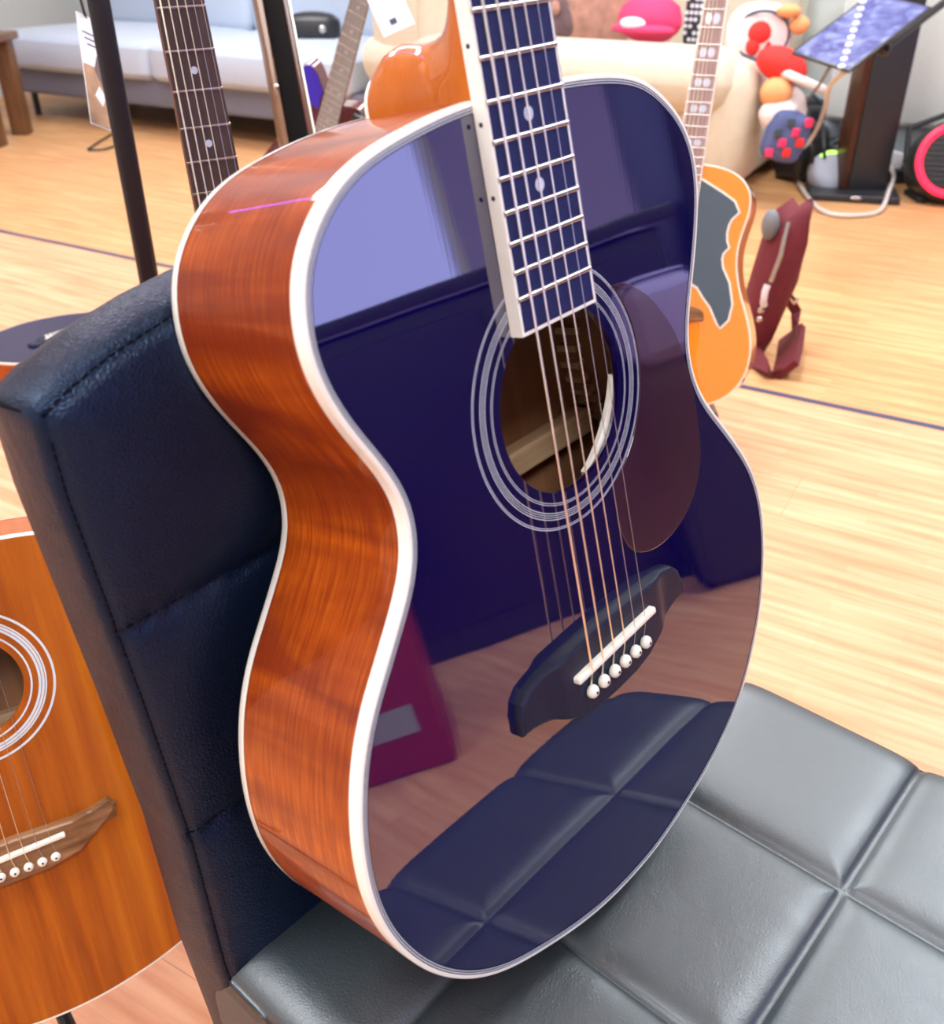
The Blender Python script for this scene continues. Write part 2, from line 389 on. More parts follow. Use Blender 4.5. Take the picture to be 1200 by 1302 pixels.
def rings(loops, closed=True):
    """loops: list of lists of 3D pts -> quads"""
    n = len(loops[0]); v = [p for l in loops for p in l]; f = []
    for i in range(len(loops)-1):
        for k in range(n): f.append((i*n+k, (i+1)*n+k, (i+1)*n+(k+1) % n, i*n+(k+1) % n))
    return v, f
def annulus(c, r0, r1, z, n=96):
    a = [Vector((c[0]+r0*math.cos(2*PI*k/n), c[1]+r0*math.sin(2*PI*k/n), z)) for k in range(n)]
    b_ = [Vector((c[0]+r1*math.cos(2*PI*k/n), c[1]+r1*math.sin(2*PI*k/n), z)) for k in range(n)]
    return rings([b_, a])

def guitar(o, M, label, cat='guitar'):
    """o: dict of options. Local frame: origin at the saddle, x to the treble side, y to the neck, z out of the top (metres)."""
    main = o.get('main', False)
    base = Vector((0, -.178*o.get('syd', 1), -.05))
    root = empty(o['name'], ortho(M) @ Matrix.Translation(base), label, cat)
    def B(mb, name, mat, parent=None, smooth=False, sharp=35, **k):
        ob = mb.build(name, mat, parent or root, smooth, sharp, off=base, **k); return ob
    def BV(name, v, f, mat, parent=None, **k):
        return obj(name, [Vector(a)-base for a in v], f, mat, parent or root, **k)
    N = 300 if main else 120
    P, per = outline(N, o.get('sx', 1), o.get('syu', 1), o.get('syd', 1), o.get('raw'))
    # make sure inset goes inward
    sgn = 1 if sum((P[i].x*P[(i+1) % N].y-P[(i+1) % N].x*P[i].y) for i in range(N)) < 0 else -1
    ins = lambda d: inset(P, d*sgn)
    D = o.get('depth', .095); hc = Vector(o.get('hole', (.001, .144))); hr = o.get('hr', .048)
    V3 = lambda l, z: [Vector((p.x, p.y, z)) for p in l]
    Pi = ins(.0024)
    solid = o.get('solid', False)
    # soundboard
    loops = []
    K = 10
    for k in range(K+1):
        u = k/K; l = []
        for p in Pi:
            d = (p-hc).normalized(); h = hc+d*(hr if not solid else .0005)
            q = h.lerp(p, u); l.append(Vector((q.x, q.y, 0)))
        loops.append(l)
    v, f = rings(loops); f = [q[::-1] for q in f] if sgn < 0 else f
    BV('soundboard', v, f, o['top'], smooth=True)
    if not solid:
        # edge of the hole and inner face of the top
        inner = ins(.0045)
        l0 = loops[0]; l1 = [Vector((p.x, p.y, -.0032)) for p in l0]
        v, f = rings([l1, l0]); BV('sound_hole_edge', v, f, o['top'], smooth=True)
        lo = []
        for p in inner:
            d = (p-hc).normalized(); h = hc+d*hr; lo.append((h, p))
        v, f = rings([[Vector((p.x, p.y, -.0033)) for h, p in lo], [Vector((h.x, h.y, -.0033)) for h, p in lo]]); BV('inner_top', v, f, 'spruce_light')
        v, f = rings([[Vector((p.x, p.y, -.0033)) for p in inner], [Vector((p.x, p.y, -D+.003)) for p in inner]]); BV('inner_lining', v, f, 'inner_wood', smooth=True)
        c = Vector((0, .06, -D+.003)); v = [Vector((p.x, p.y, -D+.003)) for p in inner]+[c]
        BV('inner_back', v, [(i, (i+1) % N, N) for i in range(N)], 'inner_wood')
        mb = MB(); mb.rbox((0, .205, -D+.010), (.25*o.get('sx', 1), .018, .014), .003); B(mb, 'brace', 'spruce_light')
        mb = MB(); mb.rbox((.0, .080, -D+.010), (.24, .017, .015), .003); B(mb, 'brace', 'spruce_light')
        mb = MB()
        for i in range(0, N, 2 if main else 4):
            p = inner[i]; q = ins(.011)[i]; m_ = (p+q)/2; ang = math.atan2((q-p).y, (q-p).x)
            mb.box((m_.x, m_.y, -D+.011), (.0065, .0042, .015), Rz(ang).to_3x3())
            mb.box((m_.x, m_.y, -.010), (.0065, .0042, .012), Rz(ang).to_3x3())
        tag(B(mb, 'kerfed_lining', 'spruce_light'), kind='stuff')
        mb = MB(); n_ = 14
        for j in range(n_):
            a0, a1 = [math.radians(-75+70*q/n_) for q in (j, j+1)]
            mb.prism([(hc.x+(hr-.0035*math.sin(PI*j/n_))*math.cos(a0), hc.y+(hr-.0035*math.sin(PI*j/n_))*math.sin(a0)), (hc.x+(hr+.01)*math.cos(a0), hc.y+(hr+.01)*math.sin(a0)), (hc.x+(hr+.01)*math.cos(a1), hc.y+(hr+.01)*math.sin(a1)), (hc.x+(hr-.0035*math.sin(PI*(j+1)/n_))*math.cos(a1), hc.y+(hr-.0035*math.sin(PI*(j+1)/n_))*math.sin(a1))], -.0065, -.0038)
        if main: B(mb, 'lit_crescent', 'bone')  # pale crescent under the rim imitates light falling inside the hole
    # bindings and sides
    bw = .0068 if main else .005
    v, f = rings([V3(ins(.0024), .0001), V3(ins(.0008), .0001), V3(ins(.0002), -.0003), V3(P, -.001), V3(P, -bw)]); BV('top_binding', v, f, o['bind'], smooth=True, sharp=50)
    Pe = ins(.0002)
    v, f = rings([V3(Pe, -bw), V3(Pe, -D+bw*.8)])
    uv = [(per*i/N, (0 if j == 0 else D)) for j in range(2) for i in range(N)]
    # duplicate seam column for clean uv
    v = []; uv = []; f = []
    for j in range(2):
        for i in range(N+1):
            p = Pe[i % N]; v.append(Vector((p.x, p.y, -bw if j == 0 else -D+bw*.8))); uv.append((per*i/N, j*D))
    for i in range(N): f.append((i, i+1, N+1+i+1, N+1+i))
    if sgn > 0: f = [q[::-1] for q in f]
    BV('side', v, f, o['side'], smooth=True, uv=uv)
    v, f = rings([V3(P, -D+bw*.8), V3(P, -D+.001), V3(ins(.001), -D)]); BV('back_binding', v, f, o['bind'], smooth=True, sharp=50)
    v = V3(ins(.001), -D)+[Vector((0, .06, -D))]
    BV('back', v, [((i+1) % N, i, N) for i in range(N)], o['back'])
    if main:
        for i, (d0, d1, m_) in enumerate([(.0024, .0030, 'dark_line'), (.0030, .0035, 'cream_line'), (.0035, .0042, 'dark_line'), (.0042, .0046, 'cream_line'), (.0046, .0052, 'dark_line')]):
            v, f = rings([V3(ins(d1), .00012+.00001*i), V3(ins(d0), .00012+.00001*i)]); BV('purfling', v, f[::1], m_)
    # rosette
    for i, (r0, r1) in enumerate(o.get('ros', [])):
        v, f = annulus(hc, r0, r1, .00015); BV('rosette_ring', v, f, 'cream_line')
    for i, (r0, r1) in enumerate(o.get('rosd', [])):
        v, f = annulus(hc, r0, r1, .0001); BV('rosette_ring', v, f, 'dark_line')
    bz = .0075; yend = o.get('yend', .186)
    # neck + heel
    mb = MB(); v = []; f = []; n = 16; ys = [L-.0, .60, .55, .50, .45, .40, .36, .340, .328, .318, .300, yend+.06]
    yj = .288*o.get('syu', 1) if not o.get('electric') else .30
    ys = [y for y in ys if y > yj+.004]+[yj]
    for y in ys:
        h = hw(y)-.0008; dep = .0135 + .003*(L-y)/L
        for k in range(n+1):
            a = PI*k/n; v.append(Vector((h*math.cos(a), y, .0015-dep*math.sin(a)**.8)))
    for i in range(len(ys)-1):
        for k in range(n): f.append((i*(n+1)+k, (i+1)*(n+1)+k, (i+1)*(n+1)+k+1, i*(n+1)+k+1))
        f.append((i*(n+1), i*(n+1)+n, (i+1)*(n+1)+n, (i+1)*(n+1)))
    nb = mb.add(v, f); B(nb, 'neck', o['neckm'], smooth=True, sharp=60)
    if not o.get('electric'):
        mb = MB(); v = []; f = []; n = 18
        prof = [(.001, .372, .0275), (-.006, .352, .0272), (-.010, .340, .0265), (-.014, .3315, .0255), (-.019, .325, .0245), (-.026, .3205, .0225), (-.034, .318, .0205), (-.044, .3175, .019), (-.054, .3185, .018), (-.062, .3195, .017), (-.069, .3175, .0163), (-.0755, .3130, .016), (-.079, .309, .0155)]
        dy = yj-.288
        for z, yf, wd in prof:
            for k in range(n+1):
                a = PI*k/n; s_ = math.sin(a); v.append(Vector((wd*math.copysign(abs(math.cos(a))**.8, math.cos(a)), yj-.001+(yf+dy-yj)*s_**.75, z)))
        for i in range(len(prof)-1):
            for k in range(n): f.append((i*(n+1)+k, i*(n+1)+k+1, (i+1)*(n+1)+k+1, (i+1)*(n+1)+k))
        f.append(tuple((len(prof)-1)*(n+1)+k for k in range(n+1)))
        mb.add(v, f); B(mb, 'heel', o['neckm'], smooth=True, sharp=70)
        mb = MB(); mb.prism([(.0155*math.cos(PI*k/n), yj-.001+(.309-.288)*math.sin(PI*k/n)**.75) for k in range(n+1)], -.0815, -.0785); B(mb, 'heel_cap', o['bind'])
    # fretboard
    def board(y0, y1, z0, z1, ins_=0):
        return [(-hw(y1)+ins_, y1), (hw(y1)-ins_, y1), (hw(y0)-ins_, y0), (-hw(y0)+ins_, y0)]
    mb = MB(); mb.prism(board(yend+.0015, L, 0, 0, .0015 if main else .001)[::-1], .0003, bz); B(mb, 'fretboard', o['board'])
    if o.get('fb_bind', True):
        q0, q1 = board(yend, L, 0, 0), board(yend+.0017, L, 0, 0, .0017)
        bn = MB()
        bn.prism([q0[3], q1[3], q1[0], q0[0]][::-1], .0003, bz+.0001); bn.prism([q0[2], q0[1], q1[1], q1[2]][::-1], .0003, bz+.0001); bn.prism([q0[3], q0[2], q1[2], q1[3]], .0003, bz+.0001)
        fb = B(bn, 'fretboard_binding', o['bind'])
    nf = [k for k in range(1, 22) if fy(k) > yend+.006 and (k < 21)]
    for k in nf:
        y = fy(k); h = hw(y)-.0006; w_ = .0013
        mb = MB(); n = 6; v = []
        for s_ in (-1, 1):
            for j in range(n+1):
                a = PI*j/n; v.append(Vector((s_*h*(1-.012*math.sin(a)), y+w_*math.cos(a), bz+.0012*math.sin(a))))
        f = [(j, j+1, n+1+j+1, n+1+j) for j in range(n)]+[tuple(range(n+1)), tuple(range(2*n+1, n, -1))]
        mb.add(v, f); B(mb, 'fret', 'steel', smooth=True, sharp=50)
    inl = o.get('inlay', 'dot')
    for k in (3, 5, 7, 9, 12, 15, 17, 19):
        if k not in nf or k-1 < 1 or (k == 19 and main): continue
        y = (fy(k)+fy(k-1))/2
        if inl == 'dot':
            for x in ((-.012, .012) if k == 12 else (0,)):
                mb = MB(); mb.lathe([(.0032, bz-.001), (.0032, bz+.0001)], (x, y, 0), 20); B(mb, 'inlay_dot', 'pearl')
        else:
            hh = (fy(k-1)-fy(k))*.30
            for s_ in (-1, 1):
                mb = MB(); x = s_*hw(y)*.34; q = hw(y)*.28; c_ = .35
                mb.prism([(x-q, y-hh*c_), (x-q*.5, y-hh), (x+q*.5, y-hh), (x+q, y-hh*c_), (x+q, y+hh*c_), (x+q*.5, y+hh), (x-q*.5, y+hh), (x-q, y+hh*c_)], bz-.001, bz+.00015); B(mb, 'inlay_block', 'pearl')
    if main:
        for k in (15, 17):
            y = (fy(k)+fy(k-1))/2; mb = MB()
            Mx = Matrix.Rotation(PI/2, 3, 'Y'); mb.lathe([(.0011, -.0001), (.0011, .00012)], (-hw(y)-.0000, y, .0036), 14, M=Mx); B(mb, 'side_dot', 'dark_line')
        for k in (12,):
            mb = MB(); mb.lathe([(.0011, -.0001), (.0011, .00012)], (-hw(.31), .31, .0036), 14, M=Mx); B(mb, 'side_dot', 'dark_line')
    # nut, headstock, tuners
    mb = MB(); mb.rbox((0, L+.002, .006), (.043, .0045, .0085), .0008); B(mb, 'nut', 'bone', smooth=True)
    hs = MB(); Mh = Matrix.Rotation(math.radians(-13), 3, 'X')
    hs.prism([(-.0215, 0), (.0215, 0), (.033, .03), (.037, .17), (.012, .185), (-.012, .185), (-.037, .17), (-.033, .03)], -.011, .003); 
    for a in hs.v: a.rotate(Mh); a += Vector((0, L+.004, 0))
    hd = B(hs, 'headstock', o['neckm'])
    for i in range(3):
        for s_ in (-1, 1):
            tb = MB(); y = .04+.05*i
            tb.tube([(s_*.024, y, -.002), (s_*.024, y, .018)], .003, 10); tb.tube([(s_*.03, y, -.005), (s_*.052, y, -.005)], .002, 8); tb.rbox((s_*.055, y, -.005), (.010, .016, .012), .003)
            for a in tb.v: a.rotate(Mh); a += Vector((0, L+.004, 0))
            t_ = tb.build('tuner', 'steel', hd, True, off=base)
    # strings, bridge
    sz = .0125
    brm = o.get('bridge', 'bridge_black')
    if not o.get('electric'):
        if o.get('brstyle') == 'swoop':
            pts = [(-.082, .010), (-.076, .016), (-.062, .012), (-.045, .010), (0, .012), (.045, .010), (.062, .012), (.076, .016), (.082, .010), (.078, .002), (.062, -.010), (.045, -.020), (.02, -.025), (-.02, -.025), (-.045, -.020), (-.062, -.010), (-.078, .002)]
        else:
            pts = [(-.079, -.012), (-.0785, -.002), (-.076, .006), (-.070, .0115), (-.060, .0140), (-.045, .0155), (-.02, .0165), (0, .017), (.02, .0165), (.045, .0155), (.060, .0140), (.070, .0115), (.076, .006), (.0785, -.002), (.079, -.012), (.071, -.0125), (.064, -.014), (.054, -.0175), (.044, -.0235), (.032, -.0290), (.018, -.0315), (0, -.032), (-.018, -.0315), (-.032, -.0290), (-.044, -.0235), (-.054, -.0175), (-.064, -.014), (-.071, -.0125)]
        # height: thick block in the middle, thinner wings, bevelled rim
        def hz(x): 
            u = min(1, max(0, (abs(x)-.046)/.012)); u = u*u*(3-2*u)
            return .0088*(1-u)+.0058*u
        dn = []
        for i in range(len(pts)):
            a_, b_ = Vector(pts[i]), Vector(pts[(i+1) % len(pts)])
            for k in range(4): dn.append(a_.lerp(b_, k/4))
        q = dn; n = len(q)
        a2 = sum(q[i].x*q[(i+1) % n].y-q[(i+1) % n].x*q[i].y for i in range(n)); sg = 1 if a2 < 0 else -1
        i1, i2 = inset(q, .0006*sg), inset(q, .0022*sg)
        lp = [[Vector((p.x, p.y, 0)) for p in q], [Vector((p.x, p.y, hz(p.x)-.0024)) for p in q], [Vector((p.x, p.y, hz(p.x)-.0010)) for p in i1], [Vector((p.x, p.y, hz(p.x))) for p in i2]]
        inner_ = [Vector((p.x, p.y*.3-.002, hz(p.x))) for p in i2]; lp.append(inner_); lp.append([Vector((p.x, -.002, hz(p.x))) for p in i2])
        v, f = rings(lp); br = BV('bridge', v, f, brm, smooth=True, sharp=28)
        mb = MB(); mb.rbox((0, 0, .0098), (.076, .0044, .0066), .0014)
        for a in mb.v: a.y += a.x*.035
        B(mb, 'saddle', 'bone', smooth=True)
        for i in range(6):
            x = -.0265+.0106*i; mb = MB()
            mb.lathe([(.002, .004), (.0024, .0085), (.0036, .0092), (.0040, .0106), (.0036, .0124), (.0022, .0136), (.0006, .0140)], (x, -.0150, 0), 18)
            pn = B(mb, 'bridge_pin', 'bone', smooth=True, sharp=60)
            mb = MB(); mb.lathe([(.0009, .0138), (.0009, .01415)], (x, -.0150, 0), 12); B(mb, 'pin_dot', 'dark_line', parent=pn)
    gs = [.00066, .00056, .00046, .00040, .00023, .00018]
    for i in range(6):
        x0 = -.0265+.0106*i; x1 = -.0175+.007*i
        if o.get('electric'): pp = [(x0, 0, sz), (x1, L, .0095)]
        else:
            pp = [(x0+.0015, -.0125, .0088), (x0+.0005, -.006, .0112), (x0, .000, .0128)]+[(x0+(x1-x0)*u, L*u, .0128-.0035*u) for u in (.02, .25, .5, .75, 1)]
        hx = .012+.012*abs(2.5-i)/2.5; sgx = -1 if i < 3 else 1
        pp.append((sgx*.024, L+.05+.05*(i % 3 if i < 3 else 2-i % 3), .004-.02))
        mb = MB(); mb.tube(pp, gs[i]*o.get('strk', 1), 8); B(mb, 'string', 'brass_string' if i < 4 and not o.get('electric') else 'steel_string', smooth=True)
    return root, B, BV, ins

mainG = pose([[.660, -.1914, .7264], [.7503, .1232, -.6496], [.0354, .9738, .2246]], (.0730, .4226, 1.02-.3456))
root, B, BV, ins = guitar(dict(name='acoustic_guitar', main=True, top='blue_lacquer', side='mahogany', back='mahogany', bind='cream', neckm='mahogany_neck', board='ebony',
    ros=[(.0663, .0666), (.0672, .0676), (.0618, .0622), (.0607, .0610), (.0596, .0599), (.0584, .0588), (.0543, .0546), (.0533, .0536)]),
    mainG, 'glossy dark blue acoustic guitar with orange mahogany sides standing on the black leather chair')
pg = [(53,187),(62,186.5),(72,182),(85,173),(96,161),(106,147),(113,131),(118,115),(121,96),(122,77),(120,60),(113,46),(101,35),(83,28),(64,27),(47,32),(37,41),(32,53),(30.5,69),(30.5,82)]
pg = [(x*.001, y*.001) for x, y in pg]
sm = []
for i in range(len(pg)-1):
    p0, p1, p2, p3 = [Vector(pg[max(0, min(len(pg)-1, j))]) for j in (i-1, i, i+1, i+2)]
    for k in range(4):
        u = k/4; q = .5*((2*p1)+(p2-p0)*u+(2*p0-5*p1+4*p2-p3)*u*u+(3*p1-p0-3*p2+p3)*u**3); sm.append((q.x, q.y))
for k in range(0, 21):
    a = math.radians(-64+k*(39.5+64)/20); sm.append((.001+.0682*math.cos(a), .144+.0682*math.sin(a)))
mb = MB(); n = len(sm)
cx_, cy_ = .088, .10
mb.v = [Vector((x, y, .0001)) for x, y in sm]+[Vector((x, y, .0006)) for x, y in sm]+[Vector((x+(cx_-x)*.006, y+(cy_-y)*.006, .0008)) for x, y in sm]
mb.f = [(i, (i+1) % n, n+(i+1) % n, n+i) for i in range(n)]+[(n+i, n+(i+1) % n, 2*n+(i+1) % n, 2*n+i) for i in range(n)]+[tuple(range(2*n, 3*n))]
if sum(sm[i][0]*sm[(i+1) % n][1]-sm[(i+1) % n][0]*sm[i][1] for i in range(n)) < 0: mb.f = [q[::-1] for q in mb.f]
B(mb, 'pickguard', 'pickguard')

# natural guitar, lower left
natG = pose([[.872, -.162, .461], [.489, .308, -.816], [-.01, .938, .348]], (-.3773, .5272, .3675))
guitar(dict(name='acoustic_guitar', top='natural_top', side='mahogany', back='mahogany', bind='cream', neckm='mahogany_neck', board='rosewood_board', syu=.885, syd=.925, sx=1.02,
    hole=(0, .142), hr=.0405, ros=[(.0625, .0645), (.0515, .0535), (.0540, .0560), (.0565, .0578), (.0455, .0470)], yend=.181, bridge='walnut', brstyle='swoop', strk=1.0), natG,
    'natural brown wood acoustic guitar with walnut bridge on the floor left of the chair')
# rosewood-necked guitar behind the backrest
nkG = pose([[.8624, -.1047, .4952], [.5059, .1446, -.8504], [.0174, .9839, .1777]], (-.1918, .8535, .357))
guitar(dict(name='acoustic_guitar', top='natural_top', side='mahogany', back='mahogany', bind='cream', neckm='mahogany_neck', board='rosewood_board', fb_bind=False, hr=.045,
    ros=[(.056, .060)], bridge='walnut', strk=1.25), nkG, 'acoustic guitar behind the chair with bare rosewood fretboard and small dot inlays')
# orange guitar
orG = pose([[.9218, .1111, -.3714], [-.3876, .2845, -.8768], [.0082, .9522, .3053]], (.4071, 1.9256, .3266))
rawR = [(17,295),(44,293),(75,289),(106,277),(128,254),(136,225),(128,179),(122,133),(131,87),(148,42),(170,-2),(184,-49),(187,-88),(175,-131),(142,-170),(90,-190),(40,-196)]
raw = rawR+[(0, -197)]+[(-x, y) for x, y in rawR[::-1]]
r2, B2, BV2, _ = guitar(dict(name='acoustic_guitar', top='orange_lacquer', side='orange_lacquer', back='orange_lacquer', bind='cream', neckm='mahogany_neck', board='rosewood_pale', raw=raw, inlay='block',
    hole=(-.028, .135), hr=.04, ros=[(.045, .048)], bridge='walnut', depth=.11), orG, 'bright orange acoustic guitar with block inlays and grey ornate pickguard on a floor stand')
yp = [(56,55),(72,36),(89,19),(108,-11),(115,-20),(128,-3),(130,29),(117,70),(99,98),(94,115),(95,127),(104,139),(98,150),(95,166),(96,182),(100,194),(112,208),(100,227),(77,240),(42,257),(10,272),(-12,270),(-5,215),(14,190),(24,180),(30,165),(30,135),(22,118),(12,100),(20,72)]
def scaled(P, k, c): return [(.001*(c[0]+(x-c[0])*k), .001*(c[1]+(y-c[1])*k)) for x, y in P]
mb = MB(); mb.prism([(x*.001, y*.001) for x, y in yp], .0002, .0020)
gd = B2(mb, 'pickguard', 'slate_guard')
q = [Vector((x*.001, y*.001)) for x, y in yp]; a2 = sum(q[i].x*q[i-1].y-q[i-1].x*q[i].y for i in range(len(q)))
oo = inset(q, -.0035 if a2 > 0 else .0035)
mb = MB(); mb.prism([(p.x, p.y) for p in oo], .0001, .0016); B2(mb, 'pickguard_edge', 'cream', parent=None)

# ------------------------------------------------------------ floor stands for the guitars
def stand(G, label, half=.12, yb=-.19, dep=.11, cx=0):
    M = ortho(G); root = None
    pb = M @ Vector((0, yb, -dep-.02)); root = empty('guitar_stand', Vector((pb.x, pb.y, 0)), label, 'guitar stand')
    W_ = lambda x, y, z: (M @ Vector((x+cx, y, z)))-Vector((pb.x, pb.y, 0))
    mb = MB(); mb.tube([W_(-half, yb-.012, -dep-.02), W_(half, yb-.012, -dep-.02)], .008, 10); B_ = mb.build('crossbar', 'black_metal', root, True)
    for s_ in (-1, 1):
        mb = MB(); mb.tube([W_(s_*half*.8, yb-.012, -dep-.02), W_(s_*half*.8, yb-.016, .0), W_(s_*half*.8, yb+.0, .018)], .007, 10); mb.build('cradle_arm', 'rubber', root, True)
        a = W_(s_*half, yb-.012, -dep-.02); f_ = W_(s_*(half+.03), yb, .05); f_.z = .007
        mb = MB(); mb.tube([a, f_], .007, 10); mb.build('leg', 'black_metal', root, True)
        g_ = W_(s_*half*.7, yb, -dep-.22); g_.z = .007
        mb = MB(); mb.tube([a, g_], .007, 10); mb.build('leg', 'black_metal', root, True)
    return root
stand(natG, 'low black tube stand under the natural brown guitar left of the chair', half=.08, yb=-.172, cx=-.10)
stand(nkG, 'low black tube stand under the guitar behind the chair', yb=-.187)
stand(orG, 'low black tube stand under the bright orange guitar', yb=-.208, dep=.125)

# ------------------------------------------------------------ chair
O = Vector((-.147, .345, 0)); AX = Vector((.660, .7513, 0)).normalized(); AY = Vector((-AX.y, AX.x, 0))   # AY points to the back
CM = pose([[AX[i], AY[i], (0, 0, 1)[i]] for i in range(3)], O+AX*.229-AY*.18)
chair = empty('dining_chair', CM, 'black quilted leather chair carrying the blue guitar', 'chair')
CI = CM.inverted(); g2c = CI @ ortho(mainG)
def seams(u, lines, wd=.016):
    return min(abs(u-l) for l in lines)
SW, SD, ST = .458, .378, .075
def seat_z(s, r):
    ds = min(seams(s, (.152, .304)), seams(r, (.102, .255)))
    puff = .0062*(1-math.exp(-ds/.0075))-.0062-.002*math.exp(-(ds/.0014)**2)
    z = .481+puff
    e = min(s, SW-s); 
    er = SD-r
    R0 = .030
    cr = 0
    for d in (e, er):
        if d < R0: cr += R0-math.sqrt(max(0, R0*R0-(R0-d)**2))
    if e < .07 and er < .07: pass
    return z-min(cr, R0)*.55
ns, nr = 180, 170
r0, r1 = -.012, SD
CR = .055
v = []; f = []
def s_round(s, r):
    # round the front corners in plan
    cxL, cxR, cyy = CR, SW-CR, SD-CR
    if r > cyy and (s < cxL or s > cxR):
        c = Vector((cxL if s < cxL else cxR, cyy)); d = Vector((s, r))-c
        m_ = max(abs(d.x), abs(d.y)); 
        if m_ > 1e-9 and d.length > 0: d = d*(m_/d.length)
        return c+d
    return Vector((s, r))
for j in range(nr+1):
    for i in range(ns+1):
        s, r = SW*i/ns, r0+(r1-r0)*j/nr; q = s_round(s, r); v.append(Vector((q.x, -q.y, seat_z(s, r))))
for j in range(nr):
    for i in range(ns): a = j*(ns+1)+i; f.append((a, a+ns+1, a+ns+2, a+1))
# border wall
border = [j*(ns+1) for j in range(nr+1)]+[nr*(ns+1)+i for i in range(1, ns+1)]+[j*(ns+1)+ns for j in range(nr-1, -1, -1)]+[i for i in range(ns-1, 0, -1)]
prev = border; nb_ = len(border)
cen = Vector((SW/2, -.19, 0))
for dz, out in ((-.004, .003), (-.02, .006), (-.045, .006), (-.062, .002), (-.070, -.006)):
    cur = []
    for b_ in border:
        p = v[b_]; d = Vector((p.x-cen.x, p.y-cen.y, 0)).normalized(); cur.append(len(v)); v.append(Vector((p.x, p.y, .462+dz))+d*out)
    for k in range(nb_): f.append((prev[k], prev[(k+1) % nb_], cur[(k+1) % nb_], cur[k]))
    prev = cur
f.append(tuple(prev))
SHIFT = Vector((-.229, .18-0, 0))    # chair-local = (s-.229, -r+.18)
def cl(p): return Vector((p.x-.229, p.y+0, p.z))
# chair root sits at O + AX*.229 - AY*.18, so local y of the crease is +.18
def c_loc(s, r, z): return Vector((s-.229, .18-r, z))
v = [Vector((p.x-.229, p.y+.18, p.z)) for p in v]
seat = obj('seat_cushion', v, [q[::-1] for q in f], 'leather_seat', chair, True)
def stitches(lines, name, parent, step=.0075, ln=.0048, r=.0005):
    mb = MB()
    for fn, L0 in lines:
        n_ = int(L0/step)
        for k in range(n_):
            a, b_ = fn(k*step/L0), fn((k*step+ln)/L0); mb.tube([a, (a+b_)/2+Vector((0, 0, .0003)), b_], r, 5)
    return tag(mb.build(name, 'thread', parent, True), kind='stuff')
ln_ = []
for s_ in (.152, .304): ln_.append(((lambda u, s_=s_: c_loc(s_+.0015, u*(SD-.02), seat_z(s_, u*(SD-.02))+.0006)), SD-.02))
for r_ in (.102, .255): ln_.append(((lambda u, r_=r_: c_loc(.01+u*(SW-.02), r_+.0015, seat_z(.01+u*(SW-.02), r_)+.0006)), SW-.02))
stitches(ln_, 'seat_stitching', seat)
# piping round the seat's upper edge
mb = MB(); mb.tube([c_loc(.004, -.0+u*(SD-.06), .4655) for u in [k/20 for k in range(21)]], .0016, 8)
mb.tube([c_loc(SW-.004, u*(SD-.06), .4655) for u in [k/20 for k in range(21)]], .0016, 8); mb.build('piping', 'leather', seat, True)

# backrest, built in the guitar's frame (x across, y up, z forward), then moved to the chair's
def lerp_tab(tab, x):
    if x <= tab[0][0]: return tab[0][1]
    for (a, fa), (b_, fb) in zip(tab, tab[1:]):
        if x <= b_: u = (x-a)/(b_-a); return fa+(fb-fa)*u
    return tab[-1][1]
def XL(y): return lerp_tab([(-.28, -.2090), (-.15, -.2100), (-.05, -.2055), (.05, -.2065), (.17, -.2095), (.24, -.2065)], y)
def ZP(y): return -.1318+.149*y
def YT(x):
    d = abs(x-.018); return lerp_tab([(0, .238), (.08, .236), (.13, .2325), (.159, .2285), (.192, .2210), (.213, .2135), (.2255, .2070)], d)
YB = -.275
def bpt(u, v_):
    y = YB+v_*(.2-YB); xl = XL(y); xr = .036-xl
    x = xl+(xr-xl)*u; y = YB+v_*(YT(x)-YB)
    xl = XL(y); x = xl+((.036-xl)-xl)*u
    return x, y
SX = (-.058, .094); SY = (.100, -.020)
def bz_(x, y):
    ys1 = .1+.0*(x); 
    ds = min(min(abs(x-s_) for s_ in SX), min(abs(y-.094), abs(y+.045)))
    xl = XL(y); ed = min(x-xl, (.036-xl)-x, YT(x)-y)
    p = .0068*(1-math.exp(-max(0, ds)/.013))*(1-math.exp(-max(0, ed)/.013))
    return ZP(y)+p-.002*math.exp(-(ds/.0015)**2)-.0025*math.exp(-(ed/.0016)**2)
nu, nv = 150, 130; v = []; f = []
for j in range(nv+1):
    for i in range(nu+1):
        x, y = bpt(i/nu, j/nv); v.append(Vector((x, y, bz_(x, y))))
for j in range(nv):
    for i in range(nu): a = j*(nu+1)+i; f.append((a, a+1, a+nu+2, a+nu+1))
bord = [i for i in range(nu+1)]+[j*(nu+1)+nu for j in range(1, nv+1)]+[nv*(nu+1)+i for i in range(nu-1, -1, -1)]+[j*(nu+1) for j in range(nv-1, 0, -1)]
prev = bord; nb_ = len(bord); 
for k_, (z_, o_) in enumerate([(-.1085, .0022), (-.114, .0052), (-.124, .0075), (-.136, .0085), (-.148, .0072), (-.156, .004), (-.160, -.004), (-.161, -.012)]):
    cur = []
    for idx, b_ in enumerate(bord):
        p0 = v[bord[idx-1]]; p1 = v[bord[(idx+1) % nb_]]; p = v[b_]
        t_ = Vector((p1.x-p0.x, p1.y-p0.y)).normalized(); nn = Vector((t_.y, -t_.x))
        lift = .003 if p.y > .19 else 0
        cur.append(len(v)); v.append(Vector((p.x+nn.x*(o_*.75), p.y+nn.y*(o_+lift*min(1, k_/3)), z_+.1065+ZP(p.y))))
    for k in range(nb_): f.append((prev[(k+1) % nb_], prev[k], cur[k], cur[(k+1) % nb_]))
    prev = cur
f.append(tuple(prev[::-1]))
vb = [g2c @ p for p in v]
backrest = obj('backrest', vb, f, 'leather', chair, True)
W3 = lambda x, y, dz=.0004: g2c @ Vector((x, y, bz_(x, y)+dz))
